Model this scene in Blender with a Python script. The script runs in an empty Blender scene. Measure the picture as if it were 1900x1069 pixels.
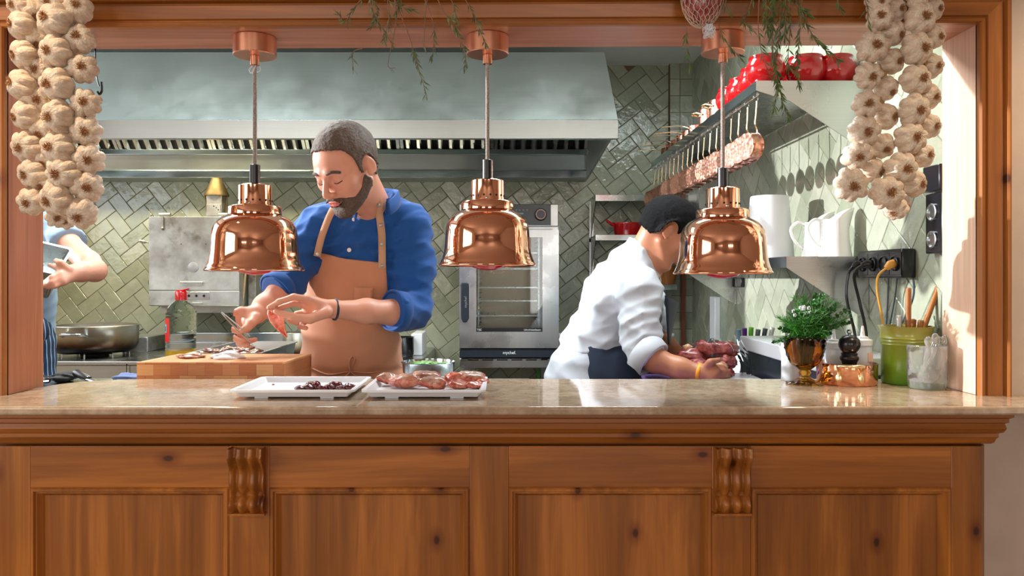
import bpy, bmesh, math, random
import numpy as np
from mathutils import Vector, Matrix
random.seed(7); np.random.seed(7)
SC = bpy.context.scene
COL = SC.collection
PI = math.pi
# ---------------------------------------------------------------- camera
# world: X right, Y away from the camera, Z up; camera 1.30 m above the floor
CX, CY, F, CZ = 933.0, 515.0, 1450.0, 1.30
cam_d = bpy.data.cameras.new('camera'); cam = bpy.data.objects.new('camera', cam_d); COL.objects.link(cam)
cam.location = (0, 0, CZ); cam.rotation_euler = (PI / 2, 0, 0)
cam_d.sensor_width = 36.0; cam_d.lens = F * 36.0 / 1900.0
cam_d.shift_x = (950 - CX) / 1900.0; cam_d.shift_y = (CY - 534.5) / 1900.0
cam_d.clip_start = 0.05; cam_d.clip_end = 200
SC.camera = cam
# ---------------------------------------------------------------- world, sun, lights, exposure
SC.view_settings.view_transform = 'Standard'; SC.view_settings.look = 'None'
SC.view_settings.gamma = 1.0; SC.view_settings.use_curve_mapping = False
SC.view_settings.exposure = 0.0
wd = bpy.data.worlds.new('world'); SC.world = wd; wd.use_nodes = True
wd.node_tree.nodes['Background'].inputs[0].default_value = (0.80, 0.90, 1.0, 1)
wd.node_tree.nodes['Background'].inputs[1].default_value = 1.2

def light(name, kind, loc, aim, power, color=(1, 1, 1), size=1.0, size_y=None, **kw):
    d = bpy.data.lights.new(name, kind); o = bpy.data.objects.new(name, d); COL.objects.link(o)
    o.location = loc
    o.rotation_euler = (Vector(aim) - Vector(loc)).to_track_quat('-Z', 'Y').to_euler()
    d.energy = power; d.color = color
    if kind == 'AREA':
        d.size = size
        if size_y: d.shape = 'RECTANGLE'; d.size_y = size_y
    for k, v in kw.items(): setattr(d, k, v)
    return o
# low sun through the window in the left kitchen wall
light('sun', 'SUN', (-6, 4, 4), (-6 + 1.0, 4 - 0.13, 4 - 0.138), 6.3, (0.98, 0.98, 1.0), angle=0.012)
# daylight of that window
light('window_daylight', 'AREA', (-2.95, 3.15, 2.0), (1, 3.0, 1.7), 25, (0.85, 0.93, 1.0), 2.2, 1.0)
# kitchen ceiling lamps
light('kitchen_lamp', 'AREA', (0.55, 2.75, 2.52), (0.55, 2.75, 0), 36, (0.88, 0.97, 1.0), 1.1, 0.30)
light('kitchen_lamp', 'AREA', (-1.30, 2.75, 2.52), (-1.30, 2.75, 0), 46, (0.90, 0.98, 1.0), 1.1, 0.30)
# lamp inside the hood, left end
light('hood_lamp', 'AREA', (-1.75, 4.10, 2.17), (-1.75, 4.25, 0), 22, (1.0, 0.86, 0.55), 1.1, 0.12)
# two windows of the dining room behind the camera
light('dining_window_light', 'AREA', (-1.55, -3.35, 1.55), (-1.4, 2, 1.2), 28, (1.0, 0.93, 0.86), 1.1, 1.5)
light('dining_window_light', 'AREA', (0.95, -3.35, 1.55), (0.9, 2, 1.2), 28, (1.0, 0.93, 0.86), 1.1, 1.5)
light('dining_window_light', 'AREA', (-3.06, -0.35, 1.55), (0, 0.6, 1.2), 34, (1.0, 0.93, 0.85), 1.8, 1.5)
# warm downlights of the dining room ceiling, left and right of the hatch
for x, e in ((-1.22, 60), (1.30, 60)):
    light('downlight', 'SPOT', (x, 1.30, 2.55), (x * 0.98, 1.62, 0.9), e, (1.0, 0.80, 0.56), spot_size=1.1, spot_blend=0.8, shadow_soft_size=0.04)

# ---------------------------------------------------------------- helpers
def W(px, py, D):
    return Vector(((px - CX) / F * D, D, CZ + (CY - py) / F * D))
def wx(px, D): return (px - CX) / F * D
def wz(py, D): return CZ + (CY - py) / F * D
ORG = {}
def org(o): return ORG.get(o.name, Vector((0, 0, 0))) if o else Vector((0, 0, 0))
def tag(o, label=None, cat=None, group=None, kind=None):
    if label: o['label'] = label
    if cat: o['category'] = cat
    if group: o['group'] = group
    if kind: o['kind'] = kind
    return o
def thing(name, label, cat, loc=(0, 0, 0), group=None):
    o = bpy.data.objects.new(name, None); COL.objects.link(o); o.location = loc
    o.empty_display_size = 0.05
    ORG[o.name] = Vector(loc)
    return tag(o, label, cat, group)
def link_mesh(name, verts, faces, mats, parent=None, smooth=True, fm=None, bevel=0, seg=2, angle=40, world=True):
    """verts are world coordinates (world=True) or local to the parent"""
    V = np.array(verts, dtype=np.float64).reshape(-1, 3)
    if parent is not None:
        og = np.array(org(parent)) if world else np.zeros(3); loc = None
    else:
        lo, hi = V.min(0), V.max(0)
        og = np.array([(lo[0] + hi[0]) / 2, (lo[1] + hi[1]) / 2, lo[2]]); loc = og
    me = bpy.data.meshes.new(name)
    me.from_pydata((V - og).tolist(), [], faces if isinstance(faces, list) else faces.tolist())
    if not isinstance(mats, (list, tuple)): mats = [mats]
    for m in mats: me.materials.append(m)
    if fm is not None: me.polygons.foreach_set('material_index', np.array(fm, dtype=np.int32))
    me.validate()
    o = bpy.data.objects.new(name, me); COL.objects.link(o)
    if parent is not None:
        o.parent = parent; ORG[o.name] = org(parent) if world else Vector((0, 0, 0))
    else:
        o.location = loc; ORG[o.name] = Vector(loc)
    if smooth:
        me.polygons.foreach_set('use_smooth', [True] * len(me.polygons))
        if smooth != 'all':
            try: me.set_sharp_from_angle(angle=math.radians(angle))
            except Exception: pass
    if bevel:
        b = o.modifiers.new('bevel', 'BEVEL'); b.width = bevel; b.segments = seg; b.limit_method = 'ANGLE'; b.angle_limit = math.radians(35)
        b.harden_normals = False
    return o
class MB:
    def __init__(s): s.v = []; s.f = []; s.m = []; s.cm = 0
    def add(s, vs, fs):
        n = len(s.v); s.v += [tuple(v) for v in vs]
        for f in fs: s.f.append(tuple(i + n for i in f)); s.m.append(s.cm)
        return s
    def box(s, x0, x1, y0, y1, z0, z1, M=None):
        vs = [Vector((x, y, z)) for x in (x0, x1) for y in (y0, y1) for z in (z0, z1)]
        if M is not None: vs = [M @ v for v in vs]
        return s.add(vs, [(0, 1, 3, 2), (4, 6, 7, 5), (0, 4, 5, 1), (2, 3, 7, 6), (0, 2, 6, 4), (1, 5, 7, 3)])
    def prism(s, poly, a0, a1, axis='z'):
        """poly: 2-D outline; axis z: (x,y), axis y: (x,z), axis x: (y,z)"""
        n = len(poly)
        def P(p, a):
            return {'z': (p[0], p[1], a), 'y': (p[0], a, p[1]), 'x': (a, p[0], p[1])}[axis]
        vs = [P(p, a0) for p in poly] + [P(p, a1) for p in poly]
        fs = [tuple(range(n))[::-1], tuple(range(n, 2 * n))] + [(i, (i + 1) % n, n + (i + 1) % n, n + i) for i in range(n)]
        return s.add(vs, fs)
    def lathe(s, prof, c=(0, 0, 0), n=32, M=None, cap=True, rmod=None):
        """prof: (radius, height) from bottom to top round the z axis"""
        c = Vector(c); vs = []; fs = []
        for k, (r, h) in enumerate(prof):
            for i in range(n):
                a = 2 * PI * i / n; rr = r * (rmod(a, k) if rmod else 1)
                v = Vector((rr * math.cos(a), rr * math.sin(a), h))
                if M is not None: v = M @ v
                vs.append(c + v)
        m = len(prof)
        for k in range(m - 1):
            for i in range(n):
                j = (i + 1) % n
                fs.append((k * n + i, k * n + j, (k + 1) * n + j, (k + 1) * n + i))
        if cap:
            if prof[0][0] > 1e-6: fs.append(tuple(range(n))[::-1])
            if prof[-1][0] > 1e-6: fs.append(tuple(range((m - 1) * n, m * n)))
        return s.add(vs, fs)
    def tube(s, pts, r, n=8, cap=True, flat=1.0):
        pts = [Vector(p) for p in pts]; m = len(pts)
        rs = r if isinstance(r, (list, tuple)) else [r] * m
        t0 = (pts[1] - pts[0]).normalized()
        up = Vector((0, 0, 1)) if abs(t0.z) < 0.9 else Vector((1, 0, 0))
        nrm = t0.cross(up).normalized(); vs = []; fs = []
        for k in range(m):
            t = (pts[min(k + 1, m - 1)] - pts[max(k - 1, 0)])
            if t.length < 1e-9: t = t0
            t.normalize()
            nrm = (nrm - t * nrm.dot(t))
            if nrm.length < 1e-6: nrm = t.orthogonal()
            nrm.normalize(); b = t.cross(nrm)
            for i in range(n):
                a = 2 * PI * i / n
                vs.append(pts[k] + (nrm * math.cos(a) + b * math.sin(a) * flat) * rs[k])
        for k in range(m - 1):
            for i in range(n):
                j = (i + 1) % n
                fs.append((k * n + i, k * n + j, (k + 1) * n + j, (k + 1) * n + i))
        if cap: fs += [tuple(range(n))[::-1], tuple(range((m - 1) * n, m * n))]
        return s.add(vs, fs)
    def ell(s, c, r, n=20, m=12, M=None, disp=None):
        c = Vector(c); vs = []; fs = []
        r = (r, r, r) if not isinstance(r, (tuple, list)) else r
        for k in range(m + 1):
            th = PI * k / m
            for i in range(n):
                a = 2 * PI * i / n
                d = Vector((math.sin(th) * math.cos(a), math.sin(th) * math.sin(a), -math.cos(th)))
                q = disp(d) if disp else 1.0
                v = Vector((d.x * r[0], d.y * r[1], d.z * r[2])) * q
                if M is not None: v = M @ v
                vs.append(c + v)
        for k in range(m):
            for i in range(n):
                j = (i + 1) % n
                fs.append((k * n + i, k * n + j, (k + 1) * n + j, (k + 1) * n + i))
        return s.add(vs, fs)
    def grid(s, G, closed_u=False, thick=0):
        """G: rows of points"""
        R, Cn = len(G), len(G[0]); vs = [p for row in G for p in row]; fs = []
        for a in range(R - 1):
            for b in range(Cn - (0 if closed_u else 1)):
                c = (b + 1) % Cn
                fs.append((a * Cn + b, a * Cn + c, (a + 1) * Cn + c, (a + 1) * Cn + b))
        return s.add(vs, fs)
    def build(s, name, mat, parent=None, **kw):
        fm = s.m if any(s.m) else None
        return link_mesh(name, s.v, s.f, mat, parent, fm=fm, **kw)
def solidify(o, t, off=-1):
    m = o.modifiers.new('thickness', 'SOLIDIFY'); m.thickness = t; m.offset = off; return o
def subsurf(o, n=1):
    m = o.modifiers.new('smooth', 'SUBSURF'); m.levels = n; m.render_levels = n; return o
def copy_tree(o, parent=None):
    c = o.copy(); COL.objects.link(c); c.parent = parent
    for ch in list(o.children): copy_tree(ch, c)
    ORG[c.name] = org(o)
    return c
def smooth_path(pts, n=6):
    """Catmull-Rom through the points"""
    P = [Vector(p) for p in pts]; out = []
    for i in range(len(P) - 1):
        p0 = P[max(i - 1, 0)]; p1 = P[i]; p2 = P[i + 1]; p3 = P[min(i + 2, len(P) - 1)]
        for k in range(n):
            t = k / n
            out.append(0.5 * ((2 * p1) + (-p0 + p2) * t + (2 * p0 - 5 * p1 + 4 * p2 - p3) * t * t + (-p0 + 3 * p1 - 3 * p2 + p3) * t ** 3))
    out.append(P[-1]); return out
def ellR(rot): return Matrix.Rotation(rot[0], 3, 'X') @ Matrix.Rotation(rot[1], 3, 'Y') @ Matrix.Rotation(rot[2], 3, 'Z')
FONT_CACHE = {}
def lettering(text, size, M, parent, mat, name='lettering', depth=0.0008):
    cu = bpy.data.curves.new('t', 'FONT'); cu.body = text; cu.size = size; cu.extrude = depth; cu.align_x = 'CENTER'; cu.align_y = 'CENTER'
    to = bpy.data.objects.new('t', cu); COL.objects.link(to)
    bpy.context.view_layer.update()
    me = bpy.data.meshes.new_from_object(to.evaluated_get(bpy.context.evaluated_depsgraph_get()))
    bpy.data.objects.remove(to); bpy.data.curves.remove(cu)
    vs = [M @ v.co for v in me.vertices]; fs = [tuple(p.vertices) for p in me.polygons]
    bpy.data.meshes.remove(me)
    return link_mesh(name, vs, fs, mat, parent, smooth=False)
def facing(loc, rx=PI / 2, rz=0.0, ry=0.0):
    return Matrix.Translation(Vector(loc)) @ Matrix.Rotation(rz, 4, 'Z') @ Matrix.Rotation(rx, 4, 'X') @ Matrix.Rotation(ry, 4, 'Z')
# ---------------------------------------------------------------- materials
def srgb(r, g, b):
    def f(c):
        c /= 255.0
        return c / 12.92 if c <= 0.04045 else ((c + 0.055) / 1.055) ** 2.4
    return (f(r), f(g), f(b), 1)
class NT:
    def __init__(s, name):
        s.m = bpy.data.materials.new(name); s.m.use_nodes = True; s.t = s.m.node_tree; s.b = s.t.nodes['Principled BSDF']
    def n(s, typ, **kw):
        x = s.t.nodes.new(typ)
        for k, v in kw.items(): setattr(x, k, v)
        return x
    def l(s, a, b): s.t.links.new(a, b)
    def coord(s, scale=(1, 1, 1), rot=(0, 0, 0)):
        tc = s.n('ShaderNodeTexCoord'); mp = s.n('ShaderNodeMapping')
        mp.inputs['Scale'].default_value = scale; mp.inputs['Rotation'].default_value = rot
        s.l(tc.outputs['Object'], mp.inputs[0]); return mp.outputs[0]
    def noise(s, vec, scale, detail=4, rough=0.5, dist=0):
        x = s.n('ShaderNodeTexNoise'); x.inputs['Scale'].default_value = scale; x.inputs['Detail'].default_value = detail
        x.inputs['Roughness'].default_value = rough; x.inputs['Distortion'].default_value = dist
        if vec is not None: s.l(vec, x.inputs['Vector'])
        return x.outputs['Fac']
    def ramp(s, fac, stops):
        r = s.n('ShaderNodeValToRGB'); e = r.color_ramp.elements
        while len(e) < len(stops): e.new(0.5)
        for i, (p, c) in enumerate(stops): e[i].position = p; e[i].color = c if len(c) == 4 else (*c, 1)
        s.l(fac, r.inputs[0]); return r.outputs[0]
    def mix(s, fac, a, b, mode='MIX'):
        x = s.n('ShaderNodeMix', data_type='RGBA', blend_type=mode)
        for sock, v in ((x.inputs[0], fac), (x.inputs[6], a), (x.inputs[7], b)):
            if hasattr(v, 'links'): s.l(v, sock)
            else: sock.default_value = v
        return x.outputs[2]
    def bump(s, h, strength=0.3, dist=0.002):
        x = s.n('ShaderNodeBump'); x.inputs['Strength'].default_value = strength; x.inputs['Distance'].default_value = dist
        s.l(h, x.inputs['Height']); s.l(x.outputs[0], s.b.inputs['Normal'])
    def set(s, **kw):
        for k, v in kw.items():
            sock = s.b.inputs[k.replace('_', ' ')]
            if hasattr(v, 'links'): s.l(v, sock)
            else: sock.default_value = v
        return s
def plain(name, col, rough=0.5, metal=0.0, var=0.12, scale=12, bump=0.0, bscale=60, **kw):
    t = NT(name); c = t.coord(); nz = t.noise(c, scale, 4)
    lo = tuple(max(0, x * (1 - var)) for x in col[:3]) + (1,); hi = tuple(min(1, x * (1 + var)) for x in col[:3]) + (1,)
    t.set(Base_Color=t.ramp(nz, [(0.3, lo), (0.7, hi)]), Roughness=rough, Metallic=metal)
    if bump: t.bump(t.noise(c, bscale, 3), bump)
    for k, v in kw.items(): t.set(**{k: v})
    return t.m
def wood(name, light_c, dark_c, axis='x', rough=0.38, knots=True, coat=0.12, fine=1.0):
    t = NT(name)
    sc = {'x': (0.5, 6, 6), 'z': (6, 6, 0.5), 'y': (6, 0.5, 6)}[axis]
    c = t.coord(sc)
    nz = t.noise(c, 1.6 * fine, 6, 0.6, 1.2)
    fg = t.noise(t.coord(tuple(v * 14 if v > 1 else v * 4 for v in sc)), 1.0, 3, 0.6)
    mid = tuple((a + b) / 2 for a, b in zip(light_c[:3], dark_c[:3])) + (1,)
    col = t.ramp(nz, [(0.25, dark_c), (0.5, mid), (0.62, light_c), (0.8, mid)])
    fgc = t.ramp(fg, [(0.3, (0.62, 0.55, 0.5, 1)), (0.6, (1, 1, 1, 1))])
    col = t.mix(0.6, col, fgc, 'MULTIPLY')
    if knots:
        v = t.n('ShaderNodeTexVoronoi'); v.voronoi_dimensions = '2D'; v.inputs['Scale'].default_value = 1.0
        kc = t.coord({'x': (2.3, 3, 4.2), 'z': (4.2, 3, 2.6)}[axis], (PI / 2, 0, 0)); t.l(kc, v.inputs['Vector'])
        k = t.ramp(v.outputs['Distance'], [(0.018, (0.10, 0.05, 0.03, 1)), (0.032, (0.60, 0.46, 0.36, 1)), (0.09, (1, 1, 1, 1))])
        col = t.mix(0.9, col, k, 'MULTIPLY')
    t.set(Base_Color=col, Roughness=rough, Coat_Weight=coat, Coat_Roughness=0.25)
    t.bump(fg, 0.12, 0.001)
    return t.m
def glassy(name, col, rough=0.02, ior=1.45, trans=1.0, **kw):
    t = NT(name); t.set(Base_Color=col, Roughness=rough, Transmission_Weight=trans, IOR=ior)
    for k, v in kw.items(): t.set(**{k: v})
    return t.m
def brushed(name, col, rough=0.3, axis='x', var=0.12, smudge=0.25):
    t = NT(name); sc = {'x': (1, 90, 90), 'z': (90, 90, 1), 'y': (90, 1, 90)}[axis]
    f = t.noise(t.coord(sc), 3, 2); g = t.noise(t.coord(), 5, 5, 0.6)
    lo = tuple(x * (1 - var) for x in col[:3]) + (1,)
    t.set(Base_Color=t.mix(f, lo, col), Metallic=1.0)
    r = t.ramp(g, [(0.3, (rough - smudge * .5,) * 3), (0.75, (rough + smudge * .5,) * 3)])
    t.set(Roughness=r); t.bump(f, 0.06, 0.0006); return t.m
M = {}
M['wood_h'] = wood('honey_pine_across', srgb(190, 116, 44), srgb(124, 68, 20), 'x')
M['wood_v'] = wood('honey_pine_upright', srgb(190, 118, 46), srgb(126, 70, 21), 'z')
M['wood_panel'] = wood('honey_pine_panel', srgb(190, 118, 50), srgb(118, 66, 21), 'z')
M['wood_sunlit_v'] = wood('sunlit_pine_upright', srgb(240, 208, 184), srgb(214, 172, 144), 'z', coat=0.1, knots=False)  # right jamb: sunlight on the lining is put into this lightened pine colour
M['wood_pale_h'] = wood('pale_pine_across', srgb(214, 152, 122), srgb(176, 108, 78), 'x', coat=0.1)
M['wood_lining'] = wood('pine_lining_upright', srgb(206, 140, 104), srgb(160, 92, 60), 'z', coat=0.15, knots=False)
def marble():
    t = NT('beige_marble'); c = t.coord()
    a = t.noise(c, 9, 8, 0.65, 1.5); b = t.noise(c, 40, 6, 0.7)
    col = t.ramp(a, [(0.3, srgb(148, 124, 102)), (0.5, srgb(178, 156, 132)), (0.7, srgb(200, 182, 158))])
    col = t.mix(0.35, col, t.ramp(b, [(0.35, srgb(140, 105, 75)), (0.65, srgb(215, 190, 160))]))
    t.set(Base_Color=col, Roughness=t.ramp(b, [(0.3, (0.05,) * 3), (0.8, (0.10,) * 3)]), Specular_IOR_Level=0.8)
    return t.m
M['marble'] = marble()
def tilemat():
    t = NT('green_glazed_tile'); g = t.n('ShaderNodeNewGeometry'); c = t.coord()
    base = t.ramp(g.outputs['Random Per Island'], [(0.0, srgb(136, 142, 122)), (0.5, srgb(152, 158, 138)), (1.0, srgb(166, 170, 152))])
    cl = t.ramp(t.noise(c, 16, 5, 0.6), [(0.3, (0.80, 0.80, 0.80, 1)), (0.7, (1.08, 1.08, 1.06, 1))])
    t.set(Base_Color=t.mix(0.6, base, cl, 'MULTIPLY'), Roughness=0.13, Specular_IOR_Level=0.6)
    t.bump(t.noise(c, 22, 4, 0.55), 0.55, 0.006); return t.m
M['tile'] = tilemat()
M['grout'] = plain('brown_grout', srgb(112, 84, 66), 0.9)
M['plaster'] = plain('beige_plaster', srgb(206, 186, 168), 0.9, var=0.05, bump=0.1)
M['white_ceiling'] = plain('white_ceiling_paint', srgb(214, 218, 216), 0.85, var=0.03)
M['floor'] = plain('brown_floor', srgb(110, 84, 64), 0.5)
M['steel'] = brushed('brushed_steel', srgb(196, 200, 200), 0.30)
M['steel_v'] = brushed('brushed_steel_upright', srgb(190, 194, 194), 0.30, 'z')
M['steel_hood'] = brushed('hood_steel', srgb(176, 184, 180), 0.45, 'x', smudge=0.2)
M['steel_shiny'] = brushed('shiny_steel', srgb(202, 214, 222), 0.14, 'x', smudge=0.1)
M['steel_old'] = None
def oldsteel():
    t = NT('stained_steel'); c = t.coord(); n1 = t.noise(c, 7, 6, 0.65); n2 = t.noise(c, 2.6, 4, 0.6)
    col = t.ramp(n1, [(0.3, srgb(120, 108, 92)), (0.45, srgb(176, 176, 172)), (0.75, srgb(206, 208, 206))])
    col = t.mix(0.5, col, t.ramp(n2, [(0.35, srgb(120, 100, 76)), (0.5, (1, 1, 1, 1))]), 'MULTIPLY')
    t.set(Base_Color=col, Metallic=0.75, Roughness=0.42); return t.m
M['steel_old'] = oldsteel()
def potmat():
    t = NT('scorched_steel'); tc = t.n('ShaderNodeTexCoord'); sp = t.n('ShaderNodeSeparateXYZ'); t.l(tc.outputs['Generated'], sp.inputs[0])
    n1 = t.noise(t.coord(), 6, 5, 0.6)
    ad = t.n('ShaderNodeMath', operation='MULTIPLY_ADD'); ad.inputs[1].default_value = 0.35; t.l(n1, ad.inputs[0]); t.l(sp.outputs['Z'], ad.inputs[2])
    col = t.ramp(ad.outputs[0], [(0.36, srgb(16, 13, 12)), (0.50, srgb(84, 58, 40)), (0.74, srgb(150, 136, 112)), (1.0, srgb(180, 176, 164))])
    t.set(Base_Color=col, Metallic=0.9, Roughness=0.32); return t.m
M['scorched'] = potmat()
def copper(name, col, rough, n=0.08):
    t = NT(name); c = t.coord()
    t.set(Base_Color=t.ramp(t.noise(c, 30, 3), [(0.3, tuple(x * (1 - n) for x in col[:3]) + (1,)), (0.7, col)]), Metallic=1.0, Roughness=rough); return t.m
M['copper'] = copper('polished_copper', (0.93, 0.50, 0.33, 1), 0.06)
M['copper_satin'] = copper('satin_copper', (0.85, 0.42, 0.27, 1), 0.3)
def worncopper():
    t = NT('worn_copper'); c = t.coord(); n = t.noise(c, 75, 4, .6, .6); n2 = t.noise(c, 90, 3)
    t.set(Base_Color=t.ramp(n, [(.3, (.74, .32, .21, 1)), (.5, (.86, .42, .31, 1)), (.72, (.93, .54, .43, 1))]), Metallic=1.0, Roughness=t.ramp(n2, [(.3, (.10,) * 3), (.7, (.32,) * 3)])); t.bump(n, .2, .002); return t.m
M['copper_pan'] = worncopper()
M['brass'] = copper('brass', (0.86, 0.68, 0.40, 1), 0.25)
M['brass_old'] = copper('dull_brass', (0.22, 0.16, 0.08, 1), 0.55, 0.3)
M['copper_pipe'] = plain('brown_copper_strip', srgb(128, 74, 56), 0.5, 0.3)
M['black'] = plain('black_plastic', srgb(22, 22, 26), 0.25)
M['black_matte'] = plain('matte_black', srgb(16, 16, 18), 0.7)
M['dark_panel'] = plain('dark_blue_grey_panel', srgb(38, 46, 56), 0.25)
M['white_plastic'] = plain('white_plastic', srgb(232, 234, 238), 0.3, var=0.03)
M['white_ceramic'] = plain('white_ceramic', srgb(240, 240, 238), 0.15, var=0.02)
M['red_glaze'] = plain('red_glaze', srgb(172, 10, 18), 0.12, var=0.1, Coat_Weight=0.6)
M['skin'] = plain('fair_skin', srgb(208, 148, 124), 0.45, var=0.07, scale=20, bump=0.1, bscale=180, Subsurface_Weight=0.12, Subsurface_Radius=(0.012, 0.005, 0.003))
M['lips'] = plain('lip_skin', srgb(196, 112, 100), 0.4, var=0.06)
M['skin_tan'] = plain('tan_skin', srgb(186, 124, 92), 0.45, var=0.07, scale=20, bump=0.1, bscale=180, Subsurface_Weight=0.1, Subsurface_Radius=(0.012, 0.005, 0.003))
M['hair_brown'] = plain('short_brown_hair', srgb(82, 66, 56), 0.7, var=0.4, scale=260, bump=0.45, bscale=600)
M['hair_black'] = plain('black_hair', srgb(9, 9, 11), 0.85, var=0.5, scale=240, bump=0.5, bscale=420, Specular_IOR_Level=0.15)
def cloth(name, col, rough=0.85, weave=900, var=0.08):
    t = NT(name); c = t.coord()
    t.set(Base_Color=t.ramp(t.noise(c, 9, 5), [(0.3, tuple(x * (1 - var) for x in col[:3]) + (1,)), (0.7, tuple(min(1, x * (1 + var)) for x in col[:3]) + (1,))]), Roughness=rough, Sheen_Weight=0.15)
    t.bump(t.noise(c, weave, 2), 0.25, 0.0008); return t.m
M['blue_shirt'] = cloth('cobalt_blue_cotton', srgb(0, 74, 148))
M['tan_apron'] = cloth('tan_canvas', srgb(196, 138, 106))
M['tan_strap'] = cloth('tan_strap_canvas', srgb(190, 150, 118))
M['white_jacket'] = cloth('white_cotton', srgb(196, 202, 212), var=0.03)
M['navy'] = cloth('navy_denim', srgb(22, 36, 58), var=0.25)
M['grey_shirt'] = cloth('blue_grey_jersey', srgb(132, 156, 178))
M['trousers'] = cloth('dark_trousers', srgb(34, 36, 42))
def striped():
    t = NT('navy_white_striped_cloth'); w = t.n('ShaderNodeTexWave'); w.bands_direction = 'DIAGONAL'; w.inputs['Scale'].default_value = 24; w.inputs['Distortion'].default_value = 0.0
    t.l(t.coord((1, 1, 0.08)), w.inputs['Vector'])
    t.set(Base_Color=t.ramp(w.outputs['Fac'], [(0.90, srgb(26, 58, 92)), (0.95, srgb(190, 205, 220))]), Roughness=0.85); return t.m
M['striped'] = striped()
def garlicm():
    t = NT('garlic_skin'); c = t.coord()
    n1 = t.noise(t.coord((1, 1, .12)), 9, 4, 0.55, .3); n2 = t.noise(c, 2.2, 3)
    col = t.ramp(n1, [(0.3, srgb(216, 190, 160)), (0.6, srgb(240, 226, 204)), (0.8, srgb(248, 240, 226))])
    col = t.mix(0.35, col, t.ramp(n2, [(0.4, srgb(206, 160, 132)), (0.6, srgb(240, 226, 204))]))
    t.set(Base_Color=col, Roughness=0.5, Subsurface_Weight=0.15, Subsurface_Radius=(0.01, 0.007, 0.004)); t.bump(n1, 0.35, 0.03); return t.m
M['garlic'] = garlicm()
M['garlic_root'] = plain('garlic_roots', srgb(168, 116, 72), 0.9, var=0.4, scale=200)
M['straw'] = plain('dry_straw', srgb(176, 140, 92), 0.85, var=0.3)
M['leaf'] = plain('rosemary_leaf', srgb(84, 112, 58), 0.45, var=0.5, scale=30)
M['leaf_pale'] = plain('dry_rosemary_leaf', srgb(96, 116, 72), 0.45, var=0.5, scale=30)
M['leaf_bright'] = plain('fresh_green_leaf', srgb(50, 116, 34), 0.45, var=0.5, scale=40)
M['stem'] = plain('brown_twig', srgb(140, 104, 84), 0.8, var=0.2)
def rawmeat(name, c1, c2, c3):
    t = NT(name); c = t.coord(); n = t.noise(c, 45, 6, 0.65, 1.0)
    t.set(Base_Color=t.ramp(n, [(0.35, c1), (0.5, c2), (0.68, c3)]), Roughness=0.25, Coat_Weight=0.4, Subsurface_Weight=0.08, Subsurface_Radius=(0.01, 0.003, 0.002)); t.bump(n, 0.4, 0.002); return t.m
M['meat'] = rawmeat('raw_bird_meat', srgb(150, 52, 44), srgb(196, 104, 80), srgb(214, 158, 128))
M['meat_skin'] = rawmeat('grey_bird_skin', srgb(146, 100, 84), srgb(180, 138, 116), srgb(206, 172, 150))
M['liver'] = rawmeat('dark_red_giblet', srgb(44, 10, 18), srgb(92, 20, 30), srgb(130, 40, 44))
M['grilled'] = rawmeat('grilled_meat', srgb(40, 20, 14), srgb(100, 48, 30), srgb(170, 92, 56))
M['salmon'] = rawmeat('pink_meat', srgb(232, 110, 90), srgb(240, 142, 120), srgb(248, 184, 164))
M['red_meat'] = rawmeat('red_raw_meat', srgb(110, 34, 38), srgb(152, 66, 66), srgb(190, 118, 108))
M['fat'] = rawmeat('pale_fat', srgb(206, 160, 120), srgb(228, 190, 150), srgb(240, 214, 184))
# ================================================================ THE SETTING
def struct(o): o['kind'] = 'structure'; return o
def tiles(mb, O, U, V, N, ext, w=0.0765, ang=38, gap=0.0022, th=0.006, skip=None, tl=.0011):
    """herringbone of 2:1 tiles on the plane through O spanned by U, V (facing N)"""
    O, U, V, N = Vector(O), Vector(U), Vector(V), Vector(N); u0, u1, v0, v1 = ext
    ca, sa = math.cos(math.radians(ang)), math.sin(math.radians(ang))
    R = int(6 / w); mb.cm = 1
    for i in range(-R, R):
        for j in range(-R, R):
            c = (i - j) % 4
            if c == 0: a0, a1, b0, b1 = i, i + 2, j, j + 1
            elif c == 3: a0, a1, b0, b1 = i, i + 1, j, j + 2
            else: continue
            a0, a1, b0, b1 = a0 * w + gap / 2, a1 * w - gap / 2, b0 * w + gap / 2, b1 * w - gap / 2
            pts = [(a0, b0), (a1, b0), (a1, b1), (a0, b1)]
            q = [(x * ca - y * sa, x * sa + y * ca) for x, y in pts]
            mx = sum(p[0] for p in q) / 4; my = sum(p[1] for p in q) / 4
            if not (u0 - .05 < mx < u1 + .05 and v0 - .05 < my < v1 + .05): continue
            if skip and skip(mx, my): continue
            t1, t2 = random.uniform(-tl, tl), random.uniform(-tl, tl)
            vs = []
            for k, (x, y) in enumerate(q):
                vs.append(O + U * x + V * y + N * 0.0)
            for k, (x, y) in enumerate(q):
                e = th - 0.0018 + (t1 if k in (0, 3) else -t1) + (t2 if k < 2 else -t2)
                vs.append(O + U * x + V * y + N * e)
            for k, (x, y) in enumerate(q):
                e = th + (t1 if k in (0, 3) else -t1) + (t2 if k < 2 else -t2)
                x2, y2 = mx + (x - mx) * 0.95, my + (y - my) * 0.95
                vs.append(O + U * x2 + V * y2 + N * e)
            fs = [(8, 9, 10, 11)]
            for k in range(4):
                l = (k + 1) % 4
                fs += [(k, l, 4 + l, 4 + k), (4 + k, 4 + l, 8 + l, 8 + k)]
            mb.add(vs, fs)
    mb.cm = 0
XR, XL, YB, ZC = 1.12, -2.70, 4.65, 2.56
mb = MB(); mb.box(XL - 0.1, XR + 0.2, YB, YB + 0.1, 0, ZC + 0.1)
tiles(mb, (0, YB, 0), (1, 0, 0), (0, 0, 1), (0, -1, 0), (XL, XR, 0.60, ZC - 0.02))
struct(mb.build('wall_back', [M['grout'], M['tile']], angle=20))
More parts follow.
